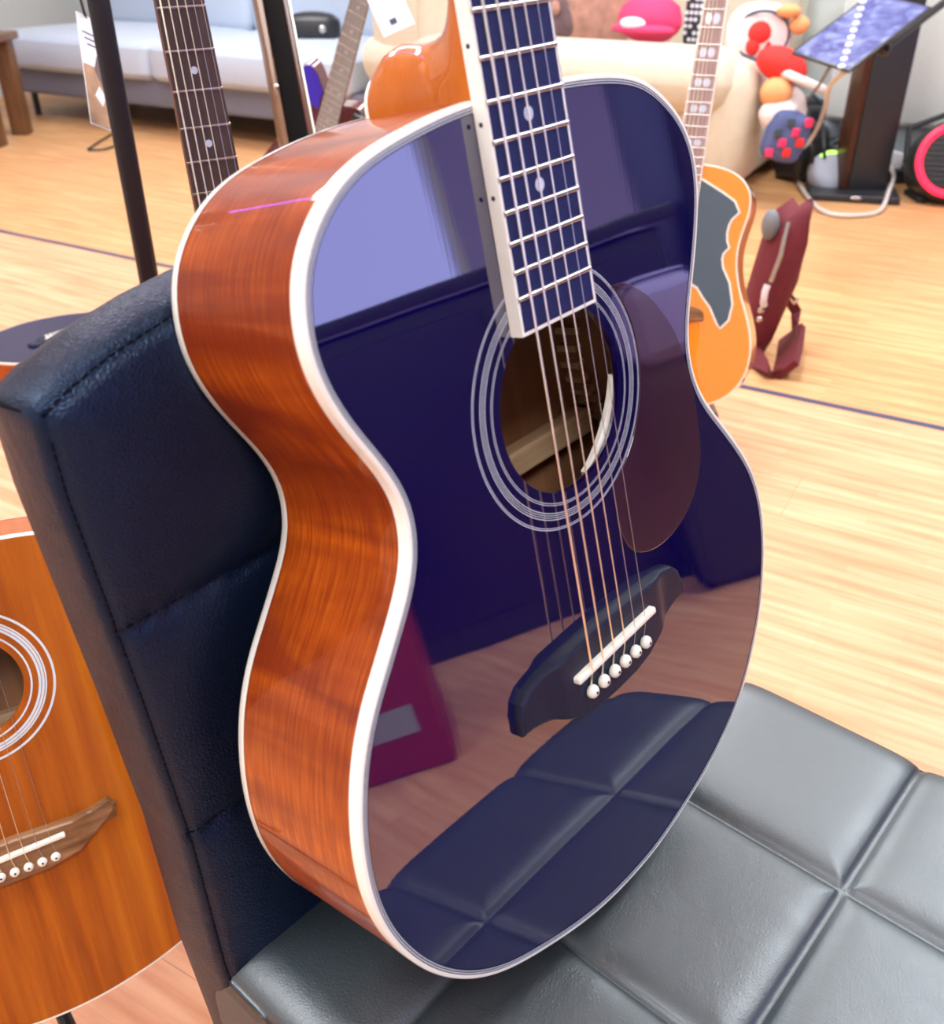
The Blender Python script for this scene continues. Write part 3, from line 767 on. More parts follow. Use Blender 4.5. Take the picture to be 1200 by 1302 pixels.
ln_ = [((lambda u: W3(XL(YB+u*(.2-YB))+.0004, YB+u*(.2-YB), .001)), .47), ((lambda u: W3(.036-XL(YB+u*(.2-YB))-.0004, YB+u*(.2-YB), .001)), .47),
       ((lambda u: W3(-.2065+u*.449, YT(-.2065+u*.449)-.0004, .001)), .45)]
for y_ in (.094, -.045): ln_.append(((lambda u, y_=y_: W3(XL(y_)+u*(.036-2*XL(y_)), y_+.001, .0008)), .44))
for x_ in SX: ln_.append(((lambda u, x_=x_: W3(x_+.001, YB+u*(YT(x_)-YB), .0008)), .50))
stitches(ln_, 'backrest_stitching', backrest, step=.0048, ln=.0033)
# corner seam between top cap and side panel
mb = MB(); mb.tube([g2c @ Vector((p[0], p[1], p[2]+.1065+ZP(.207))) for p in ((-.2070, .2065, -.1085), (-.2120, .2100, -.120), (-.2150, .2130, -.136), (-.2125, .2145, -.150), (-.205, .2145, -.160))], .0009, 6); mb.build('corner_seam', 'thread', backrest, True)
# seat frame and legs
mb = MB(); mb.rbox(c_loc(SW/2, SD/2, .378), (.40, .30, .03), .006); mb.build('seat_frame', 'dark_wood', chair, True)
for s_, r_ in ((.04, .0), (SW-.04, .0), (.05, SD-.05), (SW-.05, SD-.05)):
    mb = MB(); so, ro = (-.01 if s_ < .2 else .01), (-.03 if r_ < .1 else .02)
    mb.tube([c_loc(s_+so, r_+ro, 0), c_loc(s_, r_, .39)], .015, 12, rs=[.012, .019]); mb.build('leg', 'dark_wood', chair, True)

# ------------------------------------------------------------ placing things seen at a pixel
def ray(u, v_):
    x, y = (u-600)/1215, (v_-651)/1215; c, s_ = math.cos(PITCH), math.sin(PITCH)
    return Vector((x, c-y*s_, -s_-y*c))
def atb(u, v_, b_):     # point on the vertical plane at room depth b
    d = ray(u, v_); t_ = b_/(d.x*.5+d.y*.866); return Vector((0, 0, 1.02))+d*t_
def atz(u, v_, z):
    d = ray(u, v_); return Vector((0, 0, 1.02))+d*((z-1.02)/d.z)
def atd(u, v_, t_): return Vector((0, 0, 1.02))+ray(u, v_)*t_
RM = Matrix.Rotation(RROT, 3, 'Z')

# black upright pole with the hang tag
P0 = Vector((-.4392, 1.272, 0))
pole = empty('stand_pole', P0, 'upright black pole of a guitar hanger left of the fretboards', 'stand')
mb = MB(); mb.rbox((0, 0, .86), (.026, .030, 1.68), .006, M=Rz(.35).to_3x3()); mb.build('upright', 'black_metal', pole, True)
mb = MB(); mb.rbox((0, 0, .012), (.18, .18, .022), .008); mb.build('base_plate', 'black_metal', pole, True)
mb = MB(); mb.tube([(-.005, 0, 1.45), (-.035, -.045, 1.45), (-.052, -.06, 1.46)], .005, 8); mb.build('hanger_hook', 'black_metal', pole, True)
hk = P0+Vector((-.052, -.06, 1.46))
# tag corners in the photo at depth 1.2
T0 = atd(96, 14, 1.19); T1 = atd(124, 28, 1.22); T3 = atd(118, 158, 1.19)
ex = (T1-T0); W_ = .038; ey = (T3-T0).normalized(); exn = ex.normalized(); H_ = (T3-T0).length
nz = exn.cross(ey).normalized(); ey = nz.cross(exn)
TM = pose([[exn[i], ey[i], nz[i]] for i in range(3)], T0)
tg = empty('hang_tag', TM, 'white and brown printed paper tag hanging beside the black pole', 'tag')
wt = ex.length*1.12
mb = MB(); mb.box((wt/2, H_/2, 0), (wt, H_, .0008)); mb.build('card', 'paper', tg)
sgn_ = -1 if nz.dot(Vector((0, -1, 0))) < 0 else 1
zf = -.0006 if (TM @ Vector((0, 0, -1))-Vector((0, 0, 1.02))).length < (TM @ Vector((0, 0, 1))-Vector((0, 0, 1.02))).length else .0006
mb = MB(); mb.box((wt/2, H_*.72, zf), (wt*.96, H_*.53, .0003)); mb.build('printed_picture', 'tan_print', tg)
mb = MB(); mb.prism([(wt*.62, H_*.34), (wt*.95, H_*.40), (wt*.97, H_*.6), (wt*.7, H_*.62), (wt*.45, H_*.48)], zf*1.3-.0001, zf*1.3+.0001); mb.build('printed_shape', 'dark_print', tg)
mb = MB(); mb.prism([(wt*.55, H_*.62), (wt*.8, H_*.70), (wt*.6, H_*.80), (wt*.33, H_*.72)], zf*1.6-.0001, zf*1.6+.0001); mb.build('price_sticker', 'paper', tg)
mb = MB()
for k in range(3): mb.box((wt*.5, H_*(.16+.05*k), zf), (wt*(.7-.15*k), H_*.012, .0003))
mb.build('printed_lines', 'ink', tg)
mb = MB(); ca = T0.lerp(T1, .45); hk2 = hk
mb.tube([TM.inverted() @ p for p in (ca+Vector((0, 0, -.004)), ca.lerp(hk2, .5)+Vector((-.002, 0, 0)), hk2)], .0018, 6); mb.build('cord', 'black_plastic', tg, True)

# dark sunburst post
d0, d1 = atd(346, 0, 1.75), atd(379, 175, 1.70)
dv = (d1-d0); kk = (0-d0.z)/dv.z; foot = d0+dv*kk; top = d0-dv*.5
post = empty('wooden_post', Vector((foot.x, foot.y, 0)), 'dark sunburst wooden post with cream edge strip between the two left fretboards', 'post')
ax = (top-foot).normalized(); sx_ = Vector((1, .35, 0)); sx_ = (sx_-ax*sx_.dot(ax)).normalized(); sy_ = ax.cross(sx_); Lp = (top-foot).length
PMt = Matrix([[sx_[i], sy_[i], ax[i]] for i in range(3)])
for nm, m_, x0, x1, th in (('side_strip', 'brown_wood', -.034, -.020, .040), ('core', 'black_gloss', -.020, .014, .046), ('inner_strip', 'dark_wood', .014, .025, .042), ('edge_strip', 'bone', .025, .029, .040)):
    mb = MB(); mb.rbox(ax*Lp/2+sx_*((x0+x1)/2)+Vector((0, 0, 0)), (x1-x0, th, Lp), .003, M=PMt); mb.build(nm, m_, post, True)
mb = MB(); mb.tube([ax*(1.0)+sx_*-.028-sy_*.018, ax*(1.0)+sx_*-.028-sy_*.034], .004, 10); 
ps = (atd(355, 107, 1.70)-Vector((foot.x, foot.y, 0))); mb = MB(); mb.blob(ps+Vector((0, -.03, 0)), (.010, .012, .010)); mb.build('strap_button', 'steel', post, True)
mb = MB(); mb.rbox((0, 0, .012), (.2, .2, .024), .006); mb.build('foot_block', 'dark_wood', post, True)

# electric guitar in the gap left of the heel
eT = atd(419, 149, 2.45); eU = atd(459, 0, 2.20)
ey = (eU-eT).normalized(); exx = Vector((.93, -.36, 0)); exx = (exx-ey*exx.dot(ey)).normalized(); ez = exx.cross(ey)
eraw = [(24,300),(52,318),(72,325),(92,300),(98,265),(96,220),(105,170),(130,110),(148,50),(150,-20),(130,-90),(80,-135),(0,-150),(-80,-135),(-135,-95),(-158,-30),(-150,40),(-125,110),(-105,170),(-100,220),(-108,280),(-104,340),(-82,368),(-56,350),(-38,318),(-24,300),(0,294)]
eM = pose([[exx[i], ey[i], ez[i]] for i in range(3)], eT-ey*.255)
er, EB, _, _ = guitar(dict(name='electric_guitar', raw=eraw, top='maroon_lacquer', side='maroon_lacquer', back='maroon_lacquer', bind='maroon_lacquer', neckm='mahogany_neck', board='cool_grey', fb_bind=True,
    solid=True, electric=True, depth=.04, yend=.20, strk=1.4), eM, 'dark red solid-body electric guitar whose grey fretboard rises left of the orange heel')
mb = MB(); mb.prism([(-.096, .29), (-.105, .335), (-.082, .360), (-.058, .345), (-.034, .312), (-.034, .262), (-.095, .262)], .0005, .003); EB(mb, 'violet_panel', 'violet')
mb = MB(); mb.rbox((.075, .285, .008), (.03, .05, .018), .004); EB(mb, 'pickup', 'black_plastic', smooth=True)
mb = MB(); mb.blob((.062, .258, .008), (.032, .018, .014)); EB(mb, 'knob', 'gold', smooth=True)
est = stand(eM, 'low black tube stand under the dark red electric guitar', yb=-.16, dep=.045)

# square hang tag near the heel
q0, q1, q2 = atd(464, -12, 1.9), atd(503, -22, 1.9), atd(487, 47, 1.9)
exn = (q1-q0).normalized(); eyv = (q2-q0); wl, hl = (atd(526, 24, 1.9)-q2).length, eyv.length
nz = exn.cross(eyv).normalized(); eyn = nz.cross(exn)
gm = atd(495, 10, 1.9)
tg2 = empty('price_tag', gm, 'white square price tag hanging above the orange guitar heel', 'tag')
Mq = Matrix([[exn[i], eyn[i], nz[i]] for i in range(3)]) @ Matrix.Rotation(-.42+.25, 3, 'Z')
mb = MB(); mb.box((0, 0, 0), (.068, .098, .001), M=Mq); mb.build('card', 'paper', tg2)
mb = MB(); mb.box(Mq @ Vector((-.004, .028, -.001 if nz.y > 0 else .001)), (.014, .012, .0006), M=Mq); mb.build('printed_mark', 'ink', tg2)
mb = MB(); hook = Vector((-.02, .0, .47)); mb.tube([Mq @ Vector((0, -.045, 0)), hook], .001, 6); mb.build('cord', 'cable_white', tg2, True)
# blue guitar lying on the floor at the far left
bl = atz(34, 409, .125); bd = Vector((.74, -.67, 0)).normalized(); bx = Vector((bd.y, -bd.x, 0))
bT = bl+bd*.178
guitar(dict(name='acoustic_guitar', top='blue_lacquer', side='mahogany', back='mahogany', bind='cream', neckm='mahogany_neck', board='ebony', ros=[(.056, .06)]), pose([[bx[q], bd[q], (0, 0, 1)[q]] for q in range(3)], bT),
    'blue acoustic guitar lying flat on the floor behind the chair backrest')
bl = bT-bd*.05+Vector((.06, 0, 0))
sup = empty('foam_block', Vector((bl.x-.06, bl.y, 0)), 'dark foam block under the lying blue guitar', 'block')
mb = MB(); mb.rbox((0, 0, .0145), (.2, .2, .028), .006, M=Rz(.5).to_3x3()); mb.build('foam', 'rubber', sup, True)

# ------------------------------------------------------------ sofas
def rloc(a, b_, z=0): return rc(a, b_, z)
def soft(name, c, d, r, mat, parent, puff=.02, rot=0, org=None):
    mb = MB(); mb.rbox(c, d, r, M=(RM @ Matrix.Rotation(rot, 3, 'Z')), puff=puff, seg=3); return mb.build(name, mat, parent, True, 60)
so = rloc(-4.3, 4.5); sofa = empty('sofa', so, 'pale blue-grey sofa with darker grey base along the back left', 'sofa')
def rel(a, b_, z, o_): return rloc(a, b_, z)-o_
soft('base', rel(-4.32, 4.52, .22, so), (2.7, .9, .16), .02, 'sofa_grey', sofa, .0)
for i, a in enumerate((-5.0, -3.68)): soft('seat_cushion', rel(a, 4.50, .375, so), (1.31, .98, .19), .05, 'sofa_blue', sofa, .02)
for i, a in enumerate((-5.0, -3.68)): soft('back_cushion', rel(a, 4.98, .66, so), (1.30, .24, .44), .06, 'sofa_blue', sofa, .03)
for a in (-5.5, -3.15):
    for b_ in (4.15, 4.9):
        mb = MB(); mb.tube([rel(a, b_, 0, so), rel(a, b_, .15, so)], .02, 10); mb.build('leg', 'black_metal', sofa, True)
# brown table leg far left
lg = atz(8, 186, 0); tl = empty('side_table', lg+Vector((-.22, .1, 0)), 'brown wooden side table with a thick leg at the far left edge', 'table')
for dx, dy in ((.17, -.1), (-.25, -.1), (.17, .25), (-.25, .25)):
    mb = MB(); mb.rbox((dx, dy, .24), (.09, .09, .48), .008); mb.build('leg', 'brown_wood', tl, True)
mb = MB(); mb.rbox((-.04, .07, .50), (.56, .5, .04), .008); mb.build('table_top', 'brown_wood', tl, True)
# dark bag on the blue sofa
c = atb(395, -6, 4.55); c.z = .47+.07
bg = empty('handbag', Vector((c.x, c.y, .475)), 'small black bag lying on the pale blue-grey sofa', 'bag')
mb = MB(); mb.rbox((0, 0, .06), (.26, .15, .12), .04, puff=.02); mb.build('bag_body', 'black_plastic', bg, True, 60)
mb = MB(); mb.blob((.06, -.09, .06), (.04, .02, .04)); mb.build('clasp', 'steel', bg, True)

bo = rloc(-1.9, 4.6); bs = empty('sofa', bo, 'beige fabric sofa with fat rolled arm behind the orange guitar', 'sofa')
soft('base', rel(-2.05, 4.72, .15, bo), (1.8, 1.15, .24), .05, 'beige_cloth', bs, .01)
soft('front_panel', rel(-2.06, 4.22, .22, bo), (1.86, .26, .42), .10, 'beige_cloth', bs, 0)
soft('rolled_arm', rel(-2.06, 4.20, .465, bo), (1.80, .40, .24), .115, 'beige_cloth', bs, 0)
soft('arm_end', rel(-1.22, 4.27, .29, bo), (.26, .40, .52), .12, 'beige_cloth', bs, 0)
soft('seat_cushion', rel(-2.05, 4.78, .34, bo), (1.7, .8, .16), .05, 'beige_cloth', bs, .02)
soft('back_cushion', rel(-2.74, 4.42, .62, bo), (.36, .7, .86), .12, 'beige_cloth', bs, .05)
soft('back_cushion', rel(-2.10, 5.18, .62, bo), (1.8, .22, .70), .08, 'beige_cloth', bs, .03)
# things on the beige sofa
def facing(p): return math.atan2(p.x, p.y)*-1
def card(name, label, cat, u0, v0, u1, v1, b_, mat, th=.03, soft_=False, group=None, puff=.0):
    a0, a1 = atb(u0, v1, b_), atb(u1, v1, b_); tp = atb((u0+u1)/2, v0, b_); c = (a0+a1)/2; hgt = tp.z-a0.z
    e = empty(name, c, label, cat, group); wd = (a1-a0).length
    mb = MB(); mb.rbox((0, 0, hgt/2), (wd, th, hgt), min(th*.4, .03), M=RM, puff=puff); ob = mb.build('body', mat, e, True, 60)
    return e, wd, hgt
e, wd, hg = card('printed_cushion', 'brown animal-face printed cushion on the beige sofa left of the pink cap', 'cushion', 698, -40, 790, 60, 4.72, 'skin_brown', .12, puff=.04)
mb = MB(); mb.blob(RM @ Vector((-wd*.22, -.075, hg*.42)), (wd*.5, .05, hg*.6), M=RM); mb.build('printed_face', 'dark_print', e, True)
mb = MB(); mb.blob(RM @ Vector((-wd*.30, -.11, hg*.5)), (wd*.14, .03, hg*.2), M=RM); mb.build('printed_muzzle', 'skin_brown', e, True)
pc = atb(826, 44, 4.5); cp = empty('pink_cap', pc-Vector((0, 0, .0)), 'bright pink cloth cap lying on top of the beige rolled arm', 'cap')
mb = MB(); mb.blob((0, .03, .06), (.30, .24, .20), M=RM, noise=.08); mb.build('crown', 'pink_cloth', cp, True)
mb = MB(); mb.blob((-.04, -.04, .025), (.30, .14, .05), M=RM); mb.build('brim', 'pink_cloth', cp, True)
mb = MB(); mb.blob((-.09, -.06, .05), (.12, .06, .05), M=RM); mb.build('fold', 'paper', cp, True)
e, wd, hg = card('printed_box', 'black box printed with rows of white lettering beside the pink cap', 'box', 868, -30, 900, 60, 4.6, 'black_plastic', .08)
mb = MB()
for r_ in range(9):
    for k in range(5):
        if (r_*7+k*3) % 5: mb.box(RM @ Vector(((-.36+.18*k)*wd, -.0415, hg*(.12+.095*r_))), (wd*.12, .002, hg*.05), M=RM)
mb.build('lettering', 'paper', e)
# round-figure printed pillow
pb_ = atd(966, 62, 3.92)
e = empty('printed_pillow', Vector((pb_.x, pb_.y, pb_.z-.06)), 'white pillow printed with a red figure in a dark ring, above the red hat', 'pillow')
F = Matrix.Rotation(-.25, 3, 'Z')
mb = MB(); mb.blob((0, .04, .11), (.27, .12, .24), M=F, p=.8); mb.build('pillow_body', 'white_plush', e, True)
mb = MB(); k0 = [(F @ Vector((.105*math.cos(a)+.0, -.03+.035*abs(math.cos(a)), .11+.09*math.sin(a)))) for a in [2*PI*k/28 for k in range(29)]]; mb.tube(k0, .006, 6); mb.build('dark_ring', 'ink', e, True)
mb = MB(); mb.blob(F @ Vector((-.01, -.01, .12)), (.10, .05, .09), M=F); mb.blob(F @ Vector((-.03, -.01, .07)), (.06, .05, .07), M=F); mb.blob(F @ Vector((.03, -.01, .06)), (.03, .04, .07), M=F); mb.build('red_figure', 'red_cloth', e, True)
mb = MB(); mb.blob(F @ Vector((.09, -.02, .20)), (.10, .05, .05), M=F); mb.blob(F @ Vector((.14, .0, .15)), (.08, .05, .07), M=F); mb.build('orange_print', 'orange_plush', e, True)
# santa plush
sp = atd(985, 150, 3.9)
e = empty('plush_toy', sp+Vector((0, 0, -.02)), 'plush toy with red hat, orange face and white beard lying against the beige sofa', 'plush toy')
F = Matrix.Rotation(.35, 3, 'Y')
mb = MB(); mb.blob((.0, .02, .215), (.22, .16, .13), M=F); mb.build('red_hat', 'red_cloth', e, True)
mb = MB(); mb.tube([F @ Vector((.10*math.cos(a)-.0, -.075*math.sin(a), .165)) for a in [PI*k/12 for k in range(13)]], .018, 8)
for a in mb.v: a += Vector((.02, .0, .01))
mb.build('fur_band', 'white_plush', e, True)
mb = MB(); mb.blob((-.02, -.03, .12), (.13, .11, .12)); mb.build('face', 'orange_plush', e, True)
mb = MB(); mb.blob((.0, -.045, .04), (.16, .10, .13), noise=.1); mb.build('beard', 'white_plush', e, True)
mb = MB(); mb.blob((.05, .03, .03), (.17, .14, .22)); mb.build('plush_body', 'white_plush', e, True)
# patchwork cloth
pw = atd(1000, 178, 3.85); pe = empty('patchwork_cloth', pw+Vector((0, 0, -.06)), 'blue and pink patchwork cloth hanging below the plush toy', 'cloth')
mb = MB(); mb.rbox((0, .02, .07), (.15, .06, .17), .02, M=Matrix.Rotation(.25, 3, 'Y'), puff=.015); mb.build('cloth_body', 'patch_blue', pe, True, 60)
for i in range(4):
    for j in range(4):
        if (i+j) % 2 == 0:
            mb = MB(); mb.rbox(Vector((-.052+.035*i+.012*(j-1.5), -.022, .015+.038*j)), (.032, .012, .034), .004); mb.build('patch', ['pink_cloth', 'slate_guard', 'red_cloth'][(i+2*j) % 3], pe, True)

# ------------------------------------------------------------ maroon bag
b0 = Vector((.815, 2.52, 0)); F = Rz(math.radians(-30))
bag = empty('shoulder_bag', b0, 'maroon cloth bag with zip and strap standing on the floor beside the orange guitar', 'bag')
prof = [(0, .20, .10, 0), (.05, .30, .13, 0), (.12, .36, .15, 0), (.22, .40, .15, .005), (.32, .38, .13, .01), (.37, .30, .09, .015), (.40, .20, .05, .03)]
v = []; f = []; n = 28
tl = Vector((.02, 0))
for z, wx, wy, dx in prof:
    for k in range(n):
        a = 2*PI*k/n; cx2, sy2 = math.cos(a), math.sin(a)
        wr = 1+.045*math.sin(5*a+z*18)+.03*math.sin(9*a-z*30)
        v.append(Vector((dx+z*.10-.03+.5*wx*.27*math.copysign(abs(cx2)**.75, cx2)*wr, .5*wy*math.copysign(abs(sy2)**.8, sy2)*wr, z+.012*math.sin(3*a)*(z > .1))))
for i in range(len(prof)-1):
    for k in range(n): f.append((i*n+k, i*n+(k+1) % n, (i+1)*n+(k+1) % n, (i+1)*n+k))
f.append(tuple(range(n-1, -1, -1))); f.append(tuple((len(prof)-1)*n+k for k in range(n)))
obj('bag_body', v, f, 'maroon_cloth', bag, True)
mb = MB(); mb.tube([(-.01, -.062, .37), (-.02, -.078, .29), (-.035, -.082, .22)], .006, 6); mb.build('zip', 'steel', bag, True)
mb = MB(); mb.blob((-.04, -.015, .35), (.045, .06, .08)); mb.build('mesh_pocket', 'grey_mesh', bag, True)
mb = MB(); mb.tube([(-.045, -.09, .215), (-.05, -.095, .20), (-.05, -.095, .17), (-.045, -.09, .16)], .009, 8); mb.build('carabiner', 'white_plastic', bag, True)
for z_ in (.145, .12): 
    mb = MB(); mb.blob((-.05, -.088, z_), (.018, .012, .018)); mb.build('bead', 'steel', bag, True)
def strap(pts, wd, th, name, mat):
    mb = MB(); v = []; f = []
    pts = [Vector(p) for p in pts]
    for i, p in enumerate(pts):
        d = (pts[min(i+1, len(pts)-1)]-pts[max(0, i-1)]).normalized(); s_ = d.cross(Vector((-.3, .8, .5))).normalized(); nn = s_.cross(d).normalized()
        for a, c_ in ((-1, -1), (1, -1), (1, 1), (-1, 1)): v.append(p+s_*wd*.5*a+nn*th*.5*c_)
    for i in range(len(pts)-1):
        for k in range(4): f.append((i*4+k, i*4+(k+1) % 4, i*4+4+(k+1) % 4, i*4+4+k))
    f += [(3, 2, 1, 0), tuple(len(v)-4+k for k in range(4))]
    mb.add(v, f); return mb.build(name, mat, bag, False)
def gp(u, v_, z): return atz(u, v_, z)-b0
strap([gp(997, 372, .16), gp(1004, 382, .12), gp(1012, 396, .08), gp(1011, 415, .05), gp(1006, 440, .03)], .03, .004, 'strap', 'maroon_cloth')
strap([gp(1006, 425, .022), gp(1002, 450, .02), gp(996, 474, .02)], .085, .018, 'strap_pad', 'maroon_cloth')
strap([gp(993, 472, .012), gp(980, 478, .012), gp(966, 462, .015), gp(952, 440, .02), gp(945, 425, .04)], .045, .004, 'strap', 'maroon_cloth')
mb = MB(); mb.tube([gp(1000, 376, .15), gp(1008, 386, .12), gp(1014, 380, .13)], .006, 6); mb.build('buckle', 'steel', bag, True)

# ------------------------------------------------------------ stand, tablet, speakers
s0 = Vector((1.66, 4.30, 0)); sr = Matrix.Rotation(math.radians(-14), 3, 'Z')
st = empty('speaker_stand', s0, 'dark wood pillar speaker stand on a black base plate at the back right', 'stand')
mb = MB(); mb.rbox((0, -.0, .015), (.37, .30, .03), .006, M=sr); mb.build('base_plate', 'black_plastic', st, True)
mb = MB(); mb.rbox(sr @ Vector((.045, .02, .50)), (.17, .09, .94), .005, M=sr @ Matrix.Rotation(.35, 3, 'Z')); mb.build('front_panel', 'black_plastic', st, True)
mb = MB(); mb.rbox(sr @ Vector((-.035, .015, .50)), (.07, .11, .94), .005, M=sr @ Matrix.Rotation(.35, 3, 'Z')); mb.build('wood_column', 'dark_wood', st, True)
mb = MB(); mb.rbox(sr @ Vector((0, 0, .985)), (.26, .26, .03), .005, M=sr); mb.build('top_plate', 'black_plastic', st, True)
mb = MB(); mb.blob(sr @ Vector((.01, -.152, .022)), (.055, .008, .016)); mb.build('badge', 'steel', st, True)
# tablet on its arm
c0, c1, c2, c3 = atd(1092, -12, 3.2), atd(1163, 6, 3.07), atd(1090, 95, 2.94), atd(1034, 68, 3.07)
tcn = (c0+c1+c2+c3)/4; exn = (c1-c0).normalized(); eyn = ((c0-c3)+(c1-c2)).normalized(); nz = exn.cross(eyn).normalized(); eyn = nz.cross(exn)
if nz.dot(tcn-Vector((0, 0, 1.02))) > 0: nz = -nz
Mt = pose([[exn[i], eyn[i], nz[i]] for i in range(3)], tcn)
tb = empty('tablet', ortho(Mt) if exn.cross(eyn).dot(nz) > 0 else pose([[-exn[i], eyn[i], nz[i]] for i in range(3)], tcn), 'tablet showing violet wing artwork with a row of white round icons, on a black arm', 'tablet')
Wt, Ht = ((c1-c0).length+(c2-c3).length)/2, ((c0-c3).length+(c1-c2).length)/2*.97
mb = MB(); mb.rbox((0, 0, -.004), (Wt+.02, Ht+.02, .009), .003); mb.build('case', 'black_plastic', tb, True)
mb = MB(); mb.box((0, 0, .0008), (Wt, Ht, .0008)); mb.build('screen', 'tablet_screen', tb)
TI = tb.matrix_world.inverted()
for k in range(10):
    ci = TI @ Vector((0, 0, 1.02)); w0 = TI @ atd(1097-27*k/9, 2+82*k/9, 3.1); w0 = ci+(w0-ci)*((.0016-ci.z)/(w0.z-ci.z))
    ring = [w0+Vector((.0085*math.cos(a), .0085*math.sin(a), 0)) for a in [2*PI*q/14 for q in range(15)]]
    mb = MB(); mb.tube(ring, .003, 6, caps=False); mb.build('icon', 'lamp_icon' if 'lamp_icon' in MAT else 'paper', tb, True)
for sg in (-1, 1):
    mb = MB(); mb.tube([(sg*Wt*.12-.05, .02, .0014), (sg*Wt*.3-.0, Ht*.25, .0014), (sg*Wt*.38, Ht*.1, .0014), (sg*Wt*.25, -.02, .0014)], .007, 6); 
    for a in mb.v: a.z = .0013+(a.z-.0013)*.06
    mb.build('wing_print', 'tablet_screen', tb, True)
arm = empty('tablet_stand', Vector((2.15, 2.95, 0)), 'black stand whose arm reaches in from the right to hold the tablet', 'stand')
A0 = arm.location.copy(); pA = atd(1123, 62, 3.14)-A0; pB = atd(1215, -8, 3.3)-A0
mb = MB(); mb.tube([pA, pA.lerp(pB, .5), pB], .014, 10); mb.build('arm_segment', 'black_metal', arm, True)
mb = MB(); mb.tube([(0, 0, .01), Vector((pB.x*.5, pB.y*.5, pB.z*.7)), pB], .014, 10); mb.build('upright', 'black_metal', arm, True)
mb = MB(); mb.lathe([(.12, 0), (.12, .015), (.02, .02)], n=24); mb.build('base', 'black_metal', arm, True)
mb = MB(); mb.blob(pA, (.05, .05, .05)); mb.build('joint', 'black_metal', arm, True)
# smart speaker disc
dc = atz(1047, 241, 0); dcv = dc+Vector((0, -.03, .078))
sk = empty('smart_speaker', Vector((dcv.x, dcv.y, 0)), 'round pale grey smart speaker with green light in front of the black cables', 'speaker')
Mx = Matrix.Rotation(math.radians(62), 3, 'X') @ Matrix.Scale(1.25, 3)
mb = MB(); mb.lathe([(.03, -.06), (.062, -.045), (.074, -.01), (.072, .015), (.06, .032), (.03, .038), (.001, .038)], (0, 0, .078), 32, M=Mx); mb.build('shell', 'speaker_fabric', sk, True, 60)
mb = MB(); mb.tube([Vector((0, 0, .078))+Mx @ Vector((.062*math.cos(a), .062*math.sin(a), .027)) for a in [math.radians(50+80*k/12) for k in range(13)]], .010, 8); mb.build('light_ring', 'green_glow', sk, True)
mb = MB(); mb.lathe([(.05, 0), (.055, .01), (.03, .02)], n=24); mb.build('foot', 'rubber', sk, True)
# red ring speaker
rp = atd(1203, 235, 3.98); rs_ = empty('party_speaker', Vector((rp.x+.03, rp.y+.07, 0)), 'black barrel speaker with glowing red ring at the right edge', 'speaker')
Mx = Matrix.Rotation(math.radians(72), 3, 'X') ; Mx = Matrix.Rotation(math.radians(-14), 3, 'Z') @ Mx
cc_ = Vector((0, 0, .165))
mb = MB(); mb.lathe([(.10, -.20), (.15, -.18), (.165, -.12), (.165, .02), (.155, .05), (.12, .052)], cc_, 36, M=Mx); mb.build('barrel', 'black_plastic', rs_, True, 40)
mb = MB(); mb.tube([cc_+Mx @ Vector((.135*math.cos(a), .135*math.sin(a), .055)) for a in [2*PI*k/40 for k in range(41)]], .015, 10, caps=False); mb.build('light_ring', 'red_glow', rs_, True)
mb = MB(); mb.lathe([(.118, .04), (.118, .05), (.08, .045), (.03, .052), (.001, .056)], cc_, 32, M=Mx); mb.build('speaker_cone', 'grey_mesh', rs_, True)
mb = MB()
for k in range(11): x = -.1+.02*k; h_ = math.sqrt(max(0, .115**2-x*x)); mb.tube([cc_+Mx @ Vector((-h_, x, .058)), cc_+Mx @ Vector((h_, x, .058))], .0025, 6)
mb.build('grille', 'black_plastic', rs_, True)
mb = MB(); mb.tube([cc_+Mx @ Vector((-.16, 0, -.1)), cc_+Mx @ Vector((-.17, .14, -.1)), cc_+Mx @ Vector((0, .215, -.1)), cc_+Mx @ Vector((.17, .14, -.1)), cc_+Mx @ Vector((.16, 0, -.1))], .014, 8); mb.build('handle', 'black_plastic', rs_, True)
for s_ in (-1, 1):
    mb = MB(); mb.rbox((s_*.09, .06, .012), (.04, .16, .026), .006); mb.build('foot', 'rubber', rs_, True)
# power adapter and cables
pa = atd(1128, 203, 4.35); ad = empty('power_adapter', Vector((pa.x, pa.y, pa.z-.03)), 'white plug adapter on a black power strip beside the pillar', 'adapter')
mb = MB(); mb.rbox((0, 0, .035), (.13, .06, .075), .01, M=Matrix.Rotation(.2, 3, 'Y')); mb.build('body', 'white_plastic', ad, True)
ps_ = empty('power_strip', Vector((pa.x+.1, pa.y+.02, 0)), 'black power strip block under the white adapter', 'power strip')
mb = MB(); mb.rbox((0, .0, max(.03, (pa.z-.03)/2)), (.30, .12, max(.05, pa.z-.035)), .01); mb.build('body', 'black_plastic', ps_, True)
def cable(name, label, pts, r, mat, cat='cable'):
    P = [Vector(p) for p in pts]; out = []
    for i in range(len(P)-1):
        p0, p1, p2, p3 = P[max(0, i-1)], P[i], P[i+1], P[min(len(P)-1, i+2)]
        for k in range(6):
            u = k/6; out.append(.5*((2*p1)+(p2-p0)*u+(2*p0-5*p1+4*p2-p3)*u*u+(3*p1-p0-3*p2+p3)*u**3))
    out.append(P[-1]); mb = MB(); mb.tube(out, r, 8)
    e = mb.build(name, mat, None, True); tag(e, label, cat); return e
z0 = .012
cable('white_cable', 'thick white cable looping over the floor in front of the pillar base', [pa+Vector((-.02, -.03, 0)), atd(1136, 222, 4.2), atd(1130, 243, 4.1), atz(1118, 268, z0), atz(1085, 274, z0), atz(1050, 270, z0), atz(1028, 252, z0), atz(1010, 225, z0), atz(1003, 208, z0)], .009, 'cable_white')
